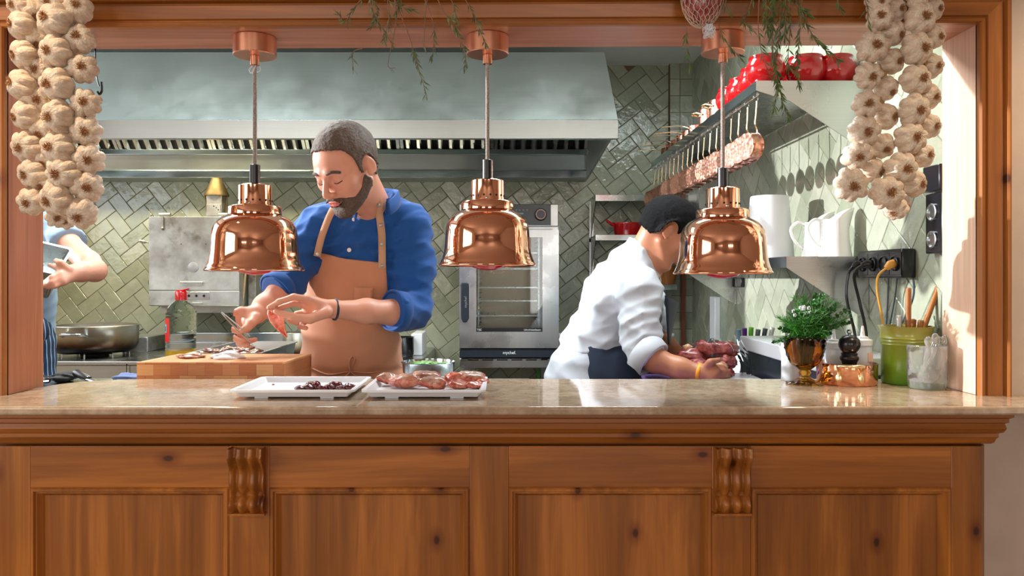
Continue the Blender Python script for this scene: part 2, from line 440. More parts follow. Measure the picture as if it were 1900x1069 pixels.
mb = MB(); mb.box(XR, XR + 0.12, 1.935, YB, 0, ZC + 0.1)
tiles(mb, (XR, 0, 0), (0, -1, 0), (0, 0, 1), (-1, 0, 0), (-YB, -1.96, 0.80, ZC), ang=52, gap=0.0012, tl=.0004)
struct(mb.build('wall_right', [plain('pale_pink_grout', srgb(176, 150, 138), .9), M['tile']], angle=20))
# left kitchen wall with its window opening
wy0, wy1, wz0, wz1 = 2.08, 4.15, 1.36, 2.53
mb = MB()
mb.box(XL - 0.12, XL, 1.935, wy0, 0, ZC); mb.box(XL - 0.12, XL, wy1, YB + 0.1, 0, ZC)
mb.box(XL - 0.12, XL, wy0, wy1, 0, wz0); mb.box(XL - 0.12, XL, wy0, wy1, wz1, ZC)
struct(mb.build('wall_left', M['plaster']))
w1 = struct(MB().box(XL - 0.10, XL - 0.04, wy0, wy0 + 0.05, wz0, wz1).box(XL - 0.10, XL - 0.04, wy1 - 0.05, wy1, wz0, wz1)
            .box(XL - 0.10, XL - 0.04, wy0 + 0.05, wy1 - 0.05, wz0, wz0 + 0.05).box(XL - 0.10, XL - 0.04, wy0 + 0.05, wy1 - 0.05, wz1 - 0.05, wz1).build('window_1', M['wood_v']))
struct(MB().box(XL, XR + 0.12, 1.935, YB + 0.1, ZC, ZC + 0.08).build('ceiling_kitchen', M['white_ceiling']))
struct(MB().box(-3.1, 3.4, -3.6, 4.8, -0.1, 0).build('floor', M['floor']))
# partition wall round the serving hatch
XA, XB = -1.1415, 1.0915                       # hatch reveals
YF, YK = 1.80, 1.937                           # dining-room face, kitchen face
ZL, ZR = CZ + 0.571, CZ + 0.5825               # head of the hatch, left and right
ZCT = CZ - 0.2706                              # top of the marble
LIN = 0.022
mb = MB()
mb.box(-3.1, XA - LIN, YF, YK, 0, 2.60); mb.box(XB + LIN, 3.4, YF, YK, 0, 2.60)
mb.box(XA - LIN, XB + LIN, YF, YK, 0, ZCT - 0.02)
mb.add([(XA - LIN, y, z) for y in (YF, YK) for z in (ZL + LIN, 2.60)] + [(XB + LIN, y, z) for y in (YF, YK) for z in (ZR + LIN, 2.60)],
       [(0, 4, 5, 1), (2, 3, 7, 6), (0, 2, 6, 4), (1, 5, 7, 3)])
struct(mb.build('wall_front', M['plaster']))
# wooden lining: two jambs and the soffit
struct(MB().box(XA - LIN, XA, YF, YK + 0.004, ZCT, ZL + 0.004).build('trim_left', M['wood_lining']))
struct(MB().box(XB, XB + LIN, YF, YK + 0.004, ZCT, ZR + 0.004).build('trim_right', M['wood_sunlit_v']))
YS = 1.957
struct(MB().add([(x, y, z + dz) for x, z in ((XA - LIN, ZL), (XB + LIN, ZR)) for y in (YF, YS) for dz in (0, LIN)],
                [(0, 4, 6, 2), (1, 3, 7, 5), (0, 2, 3, 1), (4, 5, 7, 6), (0, 1, 5, 4), (2, 6, 7, 3)]).build('trim_top', M['wood_pale_h']))
# moulded casing, mitred
prof = [(0, -0.004), (0, .012), (.003, .016), (.009, .016), (.012, .009), (.015, .009), (.018, .014), (.046, .018), (.049, .010), (.053, .012), (.056, .024), (.060, .027), (.065, .024), (.066, -0.004)]
def casing(name, pA, pB, mat):
    mb = MB(); vs = []
    for fn in (pA, pB):
        for a, b in prof: x, z = fn(a); vs.append((x, YF - b, z))
    n = len(prof)
    mb.add(vs, [(i, i + 1, n + i + 1, n + i) for i in range(n - 1)] + [tuple(range(n)), tuple(range(n, 2 * n))[::-1]])
    return struct(mb.build(name, mat, angle=30))
casing('trim_1', lambda a: (XA - a, ZCT), lambda a: (XA - a, ZL + a), M['wood_v'])
casing('trim_2', lambda a: (XA - a, ZL + a), lambda a: (XB + a, ZR + a), M['wood_h'])
casing('trim_3', lambda a: (XB + a, ZR + a), lambda a: (XB + a, ZCT), M['wood_v'])
# tiled pier in the far right corner with brown strips
mb = MB(); mb.box(wx(1243, 4.60), XR, 4.60, YB, 0, ZC)
mb.cm = 1
px0 = wx(1243, 4.60) + .001
for k in range(17):
    mb.box(px0, px0 + 0.055, 4.594, 4.60, 0.9 + k * 0.098, 0.9 + k * 0.098 + 0.095)
    mb.box(px0 + 0.058, XR, 4.594, 4.60, 0.9 + k * 0.098, 0.9 + k * 0.098 + 0.095)
mb.cm = 0
struct(mb.build('wall_corner', [M['grout'], M['tile']]))
# dining room behind the camera
struct(MB().box(-3.1, 3.4, -3.6, YF, 2.60, 2.70).build('ceiling', M['plaster']))
struct(MB().box(-3.2, -3.1, -3.6, -1.35, 0, 2.6).box(-3.2, -3.1, 0.65, YF, 0, 2.6).box(-3.2, -3.1, -1.35, 0.65, 0, 0.75).box(-3.2, -3.1, -1.35, 0.65, 2.35, 2.6).build('wall_dining_left', M['plaster']))
m = MB()
for y0, y1 in ((-1.35, -1.28), (-0.38, -0.32), (0.58, 0.65)): m.box(-3.16, -3.06, y0, y1, 0.75, 2.35)
for z0, z1 in ((0.75, 0.82), (2.28, 2.35)):
    for y0, y1 in ((-1.28, -0.38), (-0.32, 0.58)): m.box(-3.16, -3.06, y0, y1, z0, z1)
struct(m.build('window_4', M['wood_v']))
struct(MB().box(3.4, 3.5, -3.6, YF, 0, 2.6).build('wall_dining_right', M['plaster']))
mb = MB()
wins = [(-2.15, -0.95), (0.35, 1.55)]
xs = [-3.1, -2.15, -0.95, 0.35, 1.55, 3.4]
for i in (0, 2, 4): mb.box(xs[i], xs[i + 1], -3.6, -3.5, 0, 2.6)
for a, b in wins: mb.box(a, b, -3.6, -3.5, 0, 0.75); mb.box(a, b, -3.6, -3.5, 2.35, 2.6)
struct(mb.build('wall_dining_rear', M['plaster']))
for k, (a, b) in enumerate(wins):
    m = MB(); c = (a + b) / 2
    for x0, x1 in ((a, a + .07), (c - .03, c + .03), (b - .07, b)): m.box(x0, x1, -3.56, -3.46, 0.75, 2.35)
    for z0, z1 in ((0.75, 0.82), (2.28, 2.35)):
        for x0, x1 in ((a + .07, c - .03), (c + .03, b - .07)): m.box(x0, x1, -3.56, -3.46, z0, z1)
    struct(m.build('window_%d' % (k + 2), M['wood_v']))

# ================================================================ COUNTER
# marble slab with a rounded front edge
mb = MB()
out = [(-2.05, 1.635), (2.05, 1.635), (2.05, YF), (XB, YF), (XB, YK), (XR - .01, YK), (XR - .01, 2.087), (-0.95, 2.087), (-1.02, 2.075), (-1.09, 2.04), (-1.13, 1.985), (XA, YK), (XA, YF), (-2.05, YF)]
slab = mb.prism(out, ZCT - 0.0185, ZCT).build('marble_countertop', M['marble'], bevel=0.005, seg=3)
tag(slab, 'long polished beige marble bar top over the wooden counter', 'countertop')
# panelled pine counter front
D0 = 1.70
def cx(px): return wx(px, D0)
def cz(py): return wz(py, D0)
ctop = ZCT - 0.0185
cab = thing('counter_cabinet', 'long panelled honey pine bar front with two scroll corbels', 'counter', (0, D0 + 0.05, 0))
XCL, XCR = cx(-22), cx(1836)
MB().prism([(XCL, YF), (XCR, YF), (XCR, D0 + 0.03), (XCL, D0 + 0.03)], 0, ctop - 0.03).build('carcass', M['wood_v'], cab)
def cham(x0, x1, side):
    c = 0.018
    if side < 0: return [(x0 + c, D0), (x1, D0), (x1, D0 + .03), (x0, D0 + .03), (x0, D0 + c)]
    return [(x0, D0), (x1 - c, D0), (x1, D0 + c), (x1, D0 + .03), (x0, D0 + .03)]
zb = cz(828)
for a, b, s in ((-22, 56, -1), (425, 500, 0), (871, 944, 0), (1321, 1393, 0), (1765, 1836, 1)):
    pl = cham(cx(a), cx(b), s) if s else [(cx(a), D0), (cx(b), D0), (cx(b), D0 + .03), (cx(a), D0 + .03)]
    MB().prism(pl, 0, zb).build('stile', M['wood_v'], cab, bevel=0.0015)
bays = ((56, 425), (500, 871), (944, 1321), (1393, 1765))
for a, b in bays:
    x0, x1 = cx(a), cx(b); zt = cz(905)
    MB().box(x0, x1, D0 + 0.0005, D0 + .03, zt, zb).build('top_rail', M['wood_h'], cab, bevel=0.001)
    MB().box(x0, x1, D0 + 0.0005, D0 + .03, 0, 0.16).build('bottom_rail', M['wood_h'], cab, bevel=0.001)
    g = 0.016
    MB().box(x0 + .002, x1 - .002, D0 + 0.018, D0 + .028, 0.16, zt).build('panel', M['wood_panel'], cab)
    # stepped moulding round the recess
    fr = MB(); pr = [(0, 0.001), (.003, -.003), (.008, -.003), (.0105, .003), (.0135, .003), (.0165, .010), (.021, .017)]
    cor = [(x0, 0.16, 1, 1), (x1, 0.16, -1, 1), (x1, zt, -1, -1), (x0, zt, 1, -1)]
    G = []
    for x, z, sx, sz in cor + [cor[0]]: G.append([(x + sx * d, D0 + y, z + sz * d) for d, y in pr])
    fr.grid(G); fr.build('panel_moulding', M['wood_v'], cab, angle=25)
# crown moulding under the slab, with a return at the right end
cr = [(1.655, ctop), (1.655, ctop - .008), (1.664, ctop - .012), (1.664, ctop - .020), (1.672, ctop - .024), (1.668, ctop - .034), (1.674, ctop - .043), (1.683, ctop - .047), (1.683, ctop - .055), (1.688, ctop - .060), (1.691, ctop - .068), (D0 - .003, ctop - .072), (D0 + .02, ctop - .072), (D0 + .02, ctop)]
G = [[(XCL - (D0 - y), y, z) for y, z in cr], [(XCR + (D0 - y) * 0.55, y, z) for y, z in cr], [(XCR + (D0 - y) * 0.55, YF, z) for y, z in cr]]
m = MB(); m.grid(G); n = len(cr)
m.build('crown_moulding', M['wood_h'], cab, angle=25)
# scroll corbels with three flutes
for a, b in ((431, 493), (1323, 1387)):
    x0, x1, z1, z0 = cx(a), cx(b), cz(828), cz(949)
    G = []; NV = 40; NU = 44
    for iv in range(NV + 1):
        v = iv / NV; z = z1 + (z0 - z1) * v
        dep = 0.020 + 0.012 * math.cos(v * PI * 1.2) + 0.006 * math.sin(v * PI * 4.2) * (1 if v > .1 else .5)
        if v > 0.76: dep = 0.013 + 0.010 * math.sin((v - 0.76) / 0.24 * PI)
        row = [(x0, D0, z)]
        for iu in range(NU + 1):
            u = iu / NU
            fl = 0.5 - 0.5 * math.cos(u * 2 * PI * 3.0 + 0.0)
            edge = 0.0 if u in (0, 1) else 1
            row.append((x0 + (x1 - x0) * u, D0 - dep + 0.011 * fl ** 1.5, z))
        row.append((x1, D0, z)); G.append(row)
    m = MB(); m.grid(G)
    m.box(x0 - .003, x1 + .003, D0 - .020, D0 + .001, z0 - .004, z0)
    m.build('corbel', M['wood_v'], cab, angle=50)
# ================================================================ COPPER HEAT LAMPS
DL = 1.87
def soffit_z(x): return ZL + (ZR - ZL) * (x - XA) / (XB - XA)
lampspec = [(473, 503, 'left', 'polished copper heat lamp hanging in front of the man in the blue shirt'),
            (904.5, 494, 'middle', 'polished copper heat lamp hanging in the middle, in front of the steel oven'),
            (1341, 509, 'right', 'polished copper heat lamp hanging beside the cook in the white jacket')]
for px, py, _, lab in lampspec:
    x = wx(px, DL); zs = soffit_z(x); zr = wz(py, DL)
    L = thing('pendant_lamp', lab, 'lamp', (x, DL, zr), 'copper heat lamps over the counter')
    s = 1 / 775.0
    MB().lathe([(0.0505, zs - 0.044), (0.0505, zs)], (x, DL, 0), 48).build('canopy', M['copper_satin'], L, bevel=0.0015)
    MB().lathe([(0.011, zs - 0.066), (0.011, zs - 0.0445)], (x, DL, 0), 24).build('cord_sleeve', M['copper_satin'], L)
    zn = zr + 160 * s                                   # top of the neck
    pts = [(x, DL, zs - .06), (x, DL, zn + .046)]
    c = MB(); c.tube(pts, 0.0048, 10); c.build('cord', M['straw'] if False else plain('woven_cord_%d' % px, srgb(158, 146, 138), 0.8, var=0.4, scale=300), L)
    c = MB()
    rnd = random.Random(px)
    for k in range(3):
        a0 = rnd.uniform(0, 6)
        c.tube(smooth_path([(x + .008 * math.cos(a0), DL + .008 * math.sin(a0), zs - .062), (x + .016 * math.cos(a0 + .7), DL + .016 * math.sin(a0 + .7), zs - .075), (x + .007 * math.cos(a0 + 2), DL - .012, zs - .088), (x + .004, DL - .006, zs - .068)]), 0.0007, 5)
    if px < 900: c.build('string_loop', M['white_plastic'], L)
    MB().lathe([(0.0125, zn - .002), (0.0125, zn + .047), (0.011, zn + .048)], (x, DL, 0), 28).build('cord_grip', M['black'], L)
    # neck with a ring of holes: holes are dark inset discs
    nr = 0.0395
    MB().lathe([(nr + .0012, zr + 119 * s), (nr, zr + 124 * s), (nr - .0005, zn - .003), (nr - .004, zn), (0.012, zn + .001)], (x, DL, 0), 64).build('neck', M['copper'], L)
    h = MB()
    for k in range(16):
        a = 2 * PI * (k + .5) / 16
        R = Matrix.Translation((x + nr * math.cos(a), DL + nr * math.sin(a), zr + 130 * s)) @ Matrix.Rotation(a, 4, 'Z') @ Matrix.Rotation(PI / 2, 4, 'Y')
        h.lathe([(0.0024, -.001), (0.0024, 0.0011)], (0, 0, 0), 12, M=R)
    h.build('vent_holes', M['black_matte'], L)
    MB().ell((x, DL - nr, zr + 124 * s), (.003, .002, .003), 10, 6).build('screw', M['steel'], L)
    pf = [(48.5, 104), (48.5, 117), (47, 119.5), (43, 120.3), (31.5, 120.3)]
    body = [(88.5, 0), (90, 1.2), (90, 3), (88, 5), (86.5, 8), (86.2, 10), (84, 14), (81, 24), (79.2, 36), (78.2, 50), (77.2, 66), (75, 78), (70, 88), (63, 95.5), (55, 100), (49, 103), (47.3, 104.5)]
    outer = [(r * s, z * s) for r, z in body + pf]
    inner = [(max(r - 1.6, 0.5) * s, (z - (1.4 if z > 60 else 0)) * s) for r, z in (body + pf)][::-1]
    m = MB(); m.lathe(outer + inner + [outer[0]], (x, DL, zr), 96, cap=False)
    m.build('lamp_shade', M['copper'], L, angle=60)
    m = MB(); m.lathe([(0, -0.010), (.018, -.0085), (.036, -.003), (.047, .006), (.052, .018), (.045, .05), (.022, .09), (.02, .14)], (x, DL, zr), 40, cap=False)
    m.build('bulb', glassy('red_bulb_glass_%d' % px, (0.75, 0.02, 0.05, 1), 0.08, trans=0.35), L)

# ================================================================ GARLIC
def garlic_mesh(seed):
    rnd = random.Random(seed); n = 56; m = 26; vs = []; fs = []; nl = rnd.choice([7, 8, 9]); ph = rnd.uniform(0, 6)
    amps = [rnd.uniform(.6, 1.15) for _ in range(nl)]
    for k in range(m + 1):
        th = PI * k / m
        for i in range(n):
            a = 2 * PI * i / n
            t = ((a / (2 * PI) * nl + ph) % nl); li = int(t) % nl; fr = t - int(t)
            lob = max(0.0, math.sin(PI * fr)) ** 0.55 * amps[li]
            sn = max(0.0, math.sin(th)); w = sn ** 0.8
            r = (0.70 + 0.30 * lob * w)
            z = -math.cos(th)
            # +z = stem side, -z = root side (dimpled)
            rr = sn ** 0.86 * r
            zz = z * 0.80
            if z < -0.80: zz += (abs(z) - .80) * .75
            if z > 0.78: zz += (z - .78) * 1.6; rr *= 1 - (z - .78) * 1.2
            rr *= 1 + .02 * math.sin(3 * a + seed)
            vs.append((rr * math.cos(a), rr * math.sin(a), zz))
    for k in range(m):
        for i in range(n):
            j = (i + 1) % n; fs.append((k * n + i, k * n + j, (k + 1) * n + j, (k + 1) * n + i))
    me = bpy.data.meshes.new('garlic_bulb'); me.from_pydata(vs, [], fs); me.materials.append(M['garlic'])
    me.polygons.foreach_set('use_smooth', [True] * len(me.polygons)); return me
def root_mesh(seed):
    rnd = random.Random(seed); mb = MB()
    mb.ell((0, 0, -.62), (.17, .17, .09), 12, 6)
    for k in range(60):
        a = rnd.uniform(0, 6.28); r0 = rnd.uniform(0, .20); l = rnd.uniform(.08, .24); b = a + rnd.uniform(-1, 1)
        p0 = Vector((r0 * math.cos(a), r0 * math.sin(a), -.68)); p1 = p0 + Vector((l * .6 * math.cos(b), l * .6 * math.sin(b), -.10)); p2 = p1 + Vector((l * .6 * math.cos(b + 1), l * .6 * math.sin(b + 1), rnd.uniform(-.05, .08)))
        mb.tube([p0, p1, p2], [.016, .014, .006], 4)
    me = bpy.data.meshes.new('root_tuft'); me.from_pydata([tuple(v) for v in mb.v], [], mb.f); me.materials.append(M['garlic_root'])
    me.polygons.foreach_set('use_smooth', [True] * len(me.polygons)); return me
GM = [garlic_mesh(s) for s in range(5)]; RM = [root_mesh(s) for s in range(3)]
def garlic_string(label, D, items, spine, group=None):
    top = items[0]
    R = thing('garlic_braid', label, 'garlic', tuple(W(spine[0][0], spine[0][1], D + .02)), group)
    o_ = org(R)
    sp = smooth_path([W(a, b, D + .022) for a, b in spine], 8)
    m = MB()
    for k in range(3):
        m.tube([p + Vector((.005 * math.cos(i * .7 + k * 2.1), .005 * math.sin(i * .7 + k * 2.1), 0)) for i, p in enumerate(sp)], .0045, 6)
    m.build('braided_stalk', M['straw'], R)
    for q, it in enumerate(items):
        x, y, r, rx, ry, dd = it
        c = W(x, y, D + dd); rad = r * D / F * 1.12
        # root direction: (rx, ry) pixel offset of the root from the centre, as a fraction of the radius
        fx, fz = max(-.9, min(.9, (rx - x) / r)), max(-.9, min(.9, -(ry - y) / r))
        fy = -math.sqrt(max(0.05, 1 - fx * fx - fz * fz))
        d = Vector((fx, fy, fz)).normalized()           # roots look this way
        Z = -d; X = Z.orthogonal().normalized(); Y = Z.cross(X)
        rot = Matrix((X, Y, Z)).transposed() @ Matrix.Rotation(q * 1.7, 3, 'Z')
        o = bpy.data.objects.new('garlic_bulb', GM[q % 5]); COL.objects.link(o); o.parent = R
        k = random.uniform(.97, 1.04)
        o.matrix_local = Matrix.Translation(c - o_) @ rot.to_4x4() @ Matrix.Diagonal((rad * k, rad * k, rad * k * random.uniform(.92, 1.02), 1))
        t = bpy.data.objects.new('root_tuft', RM[q % 3]); COL.objects.link(t); t.parent = o
    return R
def gi(x, y, r, rx=None, ry=None, dd=0.0): return (x, y, r, rx if rx is not None else x, ry if ry is not None else y + 4, dd)
left = [gi(100, -2, 29, 95, 8, .01), gi(35, 8, 22, 28, 14, .02), gi(62, 23, 26, 75, 40, .035), gi(101, 38, 31, 91, 37, -.01), gi(144, 19, 28, 152, 12, .01),
        gi(40, 47, 27, 24, 48, .015), gi(69, 74, 24, 76, 90, .035), gi(149, 72, 27, 152, 71, .008), gi(102, 96, 30, 95, 99, -.012), gi(43, 101, 26, 29, 107, .015),
        gi(71, 130, 25, 75, 134, .03), gi(153, 128, 28, 163, 128, .008), gi(106, 157, 31, 96, 162, -.012), gi(41, 157, 28, 25, 155, .015), gi(69, 187, 26, 81, 190, .03),
        gi(158, 193, 28, 167, 193, .008), gi(108, 216, 30, 99, 222, -.012), gi(47, 216, 27, 32, 222, .015), gi(80, 244, 25, 80, 256, .03), gi(160, 245, 28, 168, 249, .008),
        gi(50, 272, 28, 44, 279, .015), gi(107, 275, 29, 101, 276, -.012), gi(86, 298, 24, 86, 310, .03), gi(164, 296, 28, 174, 301, .008), gi(59, 322, 26, 52, 329, .015),
        gi(117, 322, 30, 115, 328, -.012), gi(87, 345, 24, 84, 352, .03), gi(163, 347, 29, 174, 352, .008), gi(105, 370, 30, 95, 378, -.012), gi(60, 374, 26, 58, 382, .012),
        gi(106, 402, 21, 116, 408, .02), gi(152, 395, 29, 154, 408, .005), gi(122, 410, 17, 128, 414, .03), gi(130, 245, 20, None, None, .045), gi(130, 100, 20, None, None, .045), gi(128, 345, 20, None, None, .045)]
garlic_string('thick braid of cream garlic bulbs hanging over the left post of the hatch', 1.68, left, [(92, -60), (95, 100), (98, 250), (105, 395)], 'garlic braids hung from the hatch head')
r1 = [gi(1628, 2, 24, 1628, 6), gi(1662, 17, 21, 1668, 20, .03), gi(1632, 33, 24, 1626, 33), gi(1619, 88, 28, 1616, 89, -.005), gi(1658, 63, 23, 1669, 70, .02), gi(1611, 141, 26, 1611, 148), gi(1654, 114, 24, 1664, 118, .02),
      gi(1607, 193, 26, 1603, 197, -.005), gi(1644, 165, 22, 1652, 177, .02), gi(1601, 244, 28, 1601, 250, -.005), gi(1644, 217, 24, 1656, 220, .02), gi(1589, 289, 27, 1585, 297), gi(1636, 271, 24, 1638, 283, .02),
      gi(1579, 343, 31, 1575, 350, -.008), gi(1620, 316, 23, 1634, 325, .02)]
r2 = [gi(1703, -6, 22, 1703, -2), gi(1733, 16, 20, 1740, 20, .03), gi(1707, 35, 29, 1709, 35), gi(1731, 69, 22, 1740, 72, .03), gi(1701, 92, 29, 1707, 95), gi(1729, 122, 22, 1735, 126, .03), gi(1699, 149, 29, 1705, 149),
      gi(1723, 179, 22, 1731, 184, .03), gi(1695, 204, 29, 1698, 210), gi(1723, 234, 22, 1732, 238, .03), gi(1689, 257, 30, 1692, 258), gi(1711, 289, 23, 1720, 290, .03), gi(1672, 312, 30, 1672, 318, -.005),
      gi(1696, 341, 24, 1708, 344, .02), gi(1646, 356, 30, 1643, 361, -.008), gi(1661, 386, 22, 1650, 400, .015), gi(1673, 380, 18, 1680, 388, .04)]
garlic_string('slim braid of white garlic bulbs hanging at the upper right, nearer the red pots', 1.72, r1, [(1648, -60), (1642, 40), (1636, 160), (1622, 280), (1598, 335)], 'garlic braids hung from the hatch head')
garlic_string('slim braid of cream garlic bulbs hanging at the upper right, nearer the bright right post', 1.72, r2, [(1712, -60), (1717, 40), (1712, 160), (1700, 270), (1668, 370)], 'garlic braids hung from the hatch head')

# ================================================================ ROSEMARY AND NETTED SAUSAGE
def leaf(mb, p, d, l, w):
    d = d.normalized(); s = d.orthogonal().normalized() if abs(d.z) > .95 else d.cross(Vector((0, 0, 1))).normalized()
    s = Matrix.Rotation(random.uniform(0, 6.28), 3, d) @ s; n = d.cross(s)
    a, b = p + d * l * .45 + s * w, p + d * l * .45 - s * w
    top = p + d * l * .45 + n * w * .35
    mb.add([p, a, top, b, p + d * l], [(0, 1, 2), (0, 2, 3), (1, 4, 2), (2, 4, 3)])
def sprig(parent, path, D, leaves, mat, l=.022, w=.0016, r=.0011, start=0.0):
    P = smooth_path([W(q[0], q[1], D + (q[2] if len(q) > 2 else 0)) for q in path], 10)
    st = MB().tube(P, [r * (1 - .6 * i / len(P)) for i in range(len(P))], 5).build('sprig', M['stem'], parent)
    mb = MB(); L = len(P) - 1
    for k in range(leaves):
        t = start + (1 - start) * (k + random.random()) / leaves; i = min(int(t * L), L - 1); p = P[i].lerp(P[i + 1], t * L - i)
        tg = (P[i + 1] - P[i]).normalized(); a = random.uniform(0, 6.28); o = tg.orthogonal().normalized(); o = Matrix.Rotation(a, 3, tg) @ o
        leaf(mb, p, tg * random.uniform(.7, 1.4) + o * random.uniform(.3, .9), l * random.uniform(.6, 1.15), w)
    mb.build('leaves', mat, st, smooth=False)
B1 = thing('rosemary_bunch', 'sparse dry rosemary sprigs trailing from the hatch head between two copper lamps', 'herbs', tuple(W(740, -30, 1.70)), 'hanging rosemary')
for path, n, s in [([(690, -20), (688, 12), (705, 45), (728, 84)], 34, .1), ([(690, -20), (660, 10), (640, 40), (628, 25)], 26, .2), ([(725, -20), (760, 70), (770, 105), (792, 178)], 34, .45),
                   ([(728, -20), (735, 20), (732, 60), (720, 120), (734, 126)], 5, .2), ([(780, -20), (800, 30), (806, 62), (802, 108)], 18, .5), ([(795, -20), (790, 20), (786, 90)], 5, .3),
                   ([(800, -30), (822, 20), (835, 38), (862, 95), (862, 128)], 36, .35), ([(840, -30), (870, 10), (888, 50), (902, 85)], 34, .3), ([(745, -30), (740, 5), (735, 25)], 36, .0), ([(700, -30), (720, 0), (745, 12), (765, 18)], 26, 0),
                   ([(672, 90), (655, 98), (656, 130)], 10, .4), ([(660, -20), (700, 12), (688, 52)], 22, .3), ([(715, -20), (722, 30), (712, 78)], 18, .4), ([(820, -20), (842, 10), (848, 60)], 20, .4)]:
    sprig(B1, path, 1.70, n, M['leaf_pale'], .021, .0018, .0013, s)
B2 = thing('rosemary_bunch', 'dense fresh rosemary bunch hanging from the hatch head above the red pots', 'herbs', tuple(W(1440, -30, 1.70)), 'hanging rosemary')
for path, n, s in [([(1440, -30), (1432, 40), (1436, 110), (1444, 150), (1436, 205)], 90, .05), ([(1450, -30), (1446, 60), (1440, 130), (1450, 180), (1462, 218)], 90, .05), ([(1490, -30), (1484, 60), (1480, 110), (1482, 158)], 50, .2),
                   ([(1486, 10), (1495, 40), (1514, 75), (1535, 95), (1556, 112)], 60, 0), ([(1410, -30), (1407, 50), (1414, 100), (1430, 145)], 14, .3), ([(1425, -30), (1420, 20), (1424, 60)], 60, 0),
                   ([(1455, -30), (1458, 20), (1455, 70)], 60, 0), ([(1440, -30), (1436, 10), (1432, 50)], 60, 0), ([(1470, -30), (1480, 10), (1500, 25)], 40, 0), ([(1405, -30), (1390, 15), (1380, 40), (1398, 55)], 26, 0),
                   ([(1350, -20), (1346, 8), (1352, 22)], 10, 0), ([(1275, 50), (1273, 80), (1280, 122)], 18, .1), ([(1332, 44), (1345, 75), (1372, 105)], 18, .1), ([(1560, -25), (1554, 0), (1560, 18)], 20, 0), ([(1462, -30), (1466, 40), (1462, 110), (1466, 125)], 40, .1),
                   ([(1595, -30), (1608, 10), (1612, 50)], 18, 0)]:
    sprig(B2, path, 1.70, n, M['leaf'], .024, .0019, .0012, s)
S = thing('netted_sausage', 'round cured sausage in a white string net hanging above the right lamp', 'sausage', tuple(W(1303, -40, 1.73)))
cS = W(1303, -8, 1.73); rS = 39 * 1.73 / F
MB().ell(cS, (rS * .96, rS * .96, rS * 1.5), 32, 20, disp=lambda d: 1 + .03 * math.sin(d.x * 9 + d.z * 5)).build('sausage', M['red_meat'], S)
mb = MB()
for k in range(18):
    for sg in (1, -1):
        pts = []
        for i in range(30):
            t = i / 29; th = PI * (.08 + .9 * t); a = 2 * PI * k / 18 + sg * t * 2.4 + .06 * math.sin(i * 2.1 + k)
            pts.append(cS + Vector((math.sin(th) * math.cos(a) * rS, math.sin(th) * math.sin(a) * rS, math.cos(th) * rS * 1.53)))
        mb.tube(pts, .0008, 4)
mb.build('string_net', plain('net_string', srgb(206, 184, 160), 0.8), S)
mb = MB(); rk = random.Random(5); kc = W(1316, 58, 1.72)
for k in range(26):
    a = rk.uniform(0, 6.28); p = [kc + Vector((rk.uniform(-.012, .012), rk.uniform(-.01, .01), rk.uniform(-.014, .014))) for _ in range(4)]
    mb.tube(smooth_path(p, 4), .0008, 4)
mb.build('net_knot', M['white_plastic'], S)
MB().tube([W(1303, -60, 1.73), W(1303, -140, 1.73)], .0015, 5).build('hanging_string', M['straw'], S)
# ================================================================ HOOD
HL, HR = XL + 0.01, 0.518
hood = thing('range_hood', 'wide brushed steel extractor hood over the cooking range', 'extractor hood', ((HL + HR) / 2, 4.0, 1.88))
zl0, zl1 = wz(258, 3.51), wz(222, 3.51)
MB().add([(HL, 3.52, zl1), (HR, 3.52, zl1), (HR - .03, 3.76, wz(97, 3.76)), (HL, 3.76, wz(97, 3.76)), (HL, 3.535, zl1), (HR - .01, 3.535, zl1), (HR - .04, 3.775, wz(97, 3.76)), (HL, 3.775, wz(97, 3.76))],
         [(0, 1, 2, 3), (7, 6, 5, 4), (0, 4, 5, 1), (1, 5, 6, 2), (2, 6, 7, 3), (3, 7, 4, 0)]).build('front_panel', M['steel_hood'], hood)
MB().box(HL, HR, 3.505, 3.535, zl0, zl1).build('front_lip', M['steel_shiny'], hood, bevel=0.003)
MB().box(HL, HR - .05, 3.78, YB - .005, wz(100, 3.76), wz(97, 3.76) + .004).build('top_panel', M['steel_hood'], hood)
# right cheek
zg0, zg1 = wz(330, 4.45), wz(317, 4.45)
MB().prism([(3.535, zl0), (3.535, zl1), (3.775, wz(97, 3.76)), (YB - .005, wz(97, 3.76)), (YB - .005, zg0), (4.45, zg0)], HR - .042, HR - .028, 'x').build('side_panel', M['steel_hood'], hood)
MB().prism([(3.535, zl0), (3.535, zl1), (3.775, wz(97, 3.76)), (YB - .005, wz(97, 3.76)), (YB - .005, zg0), (4.45, zg0)], HL, HL + .012, 'x').build('side_panel', M['steel_hood'], hood)
# rear gutter: plain dark band, bright lip
MB().box(HL + .012, HR - .042, 4.435, 4.45, zg0, zg1).build('rear_lip', M['steel_shiny'], hood, bevel=0.002)
MB().add([(HL + .012, 4.445, zg1), (HR - .042, 4.445, zg1), (HR - .042, 4.40, wz(288, 4.40)), (HL + .012, 4.40, wz(288, 4.40))], [(0, 1, 2, 3)]).build('rear_band', M['steel_hood'], hood)
MB().box(HL + .012, HR - .042, 4.375, 4.40, wz(288, 4.40), wz(277, 4.38)).build('filter_rail', M['steel_shiny'], hood, bevel=0.002)
MB().box(HL + .012, HR - .042, 4.45, YB - .005, zg0, zg0 + .012).build('rear_tray', M['steel_hood'], hood)
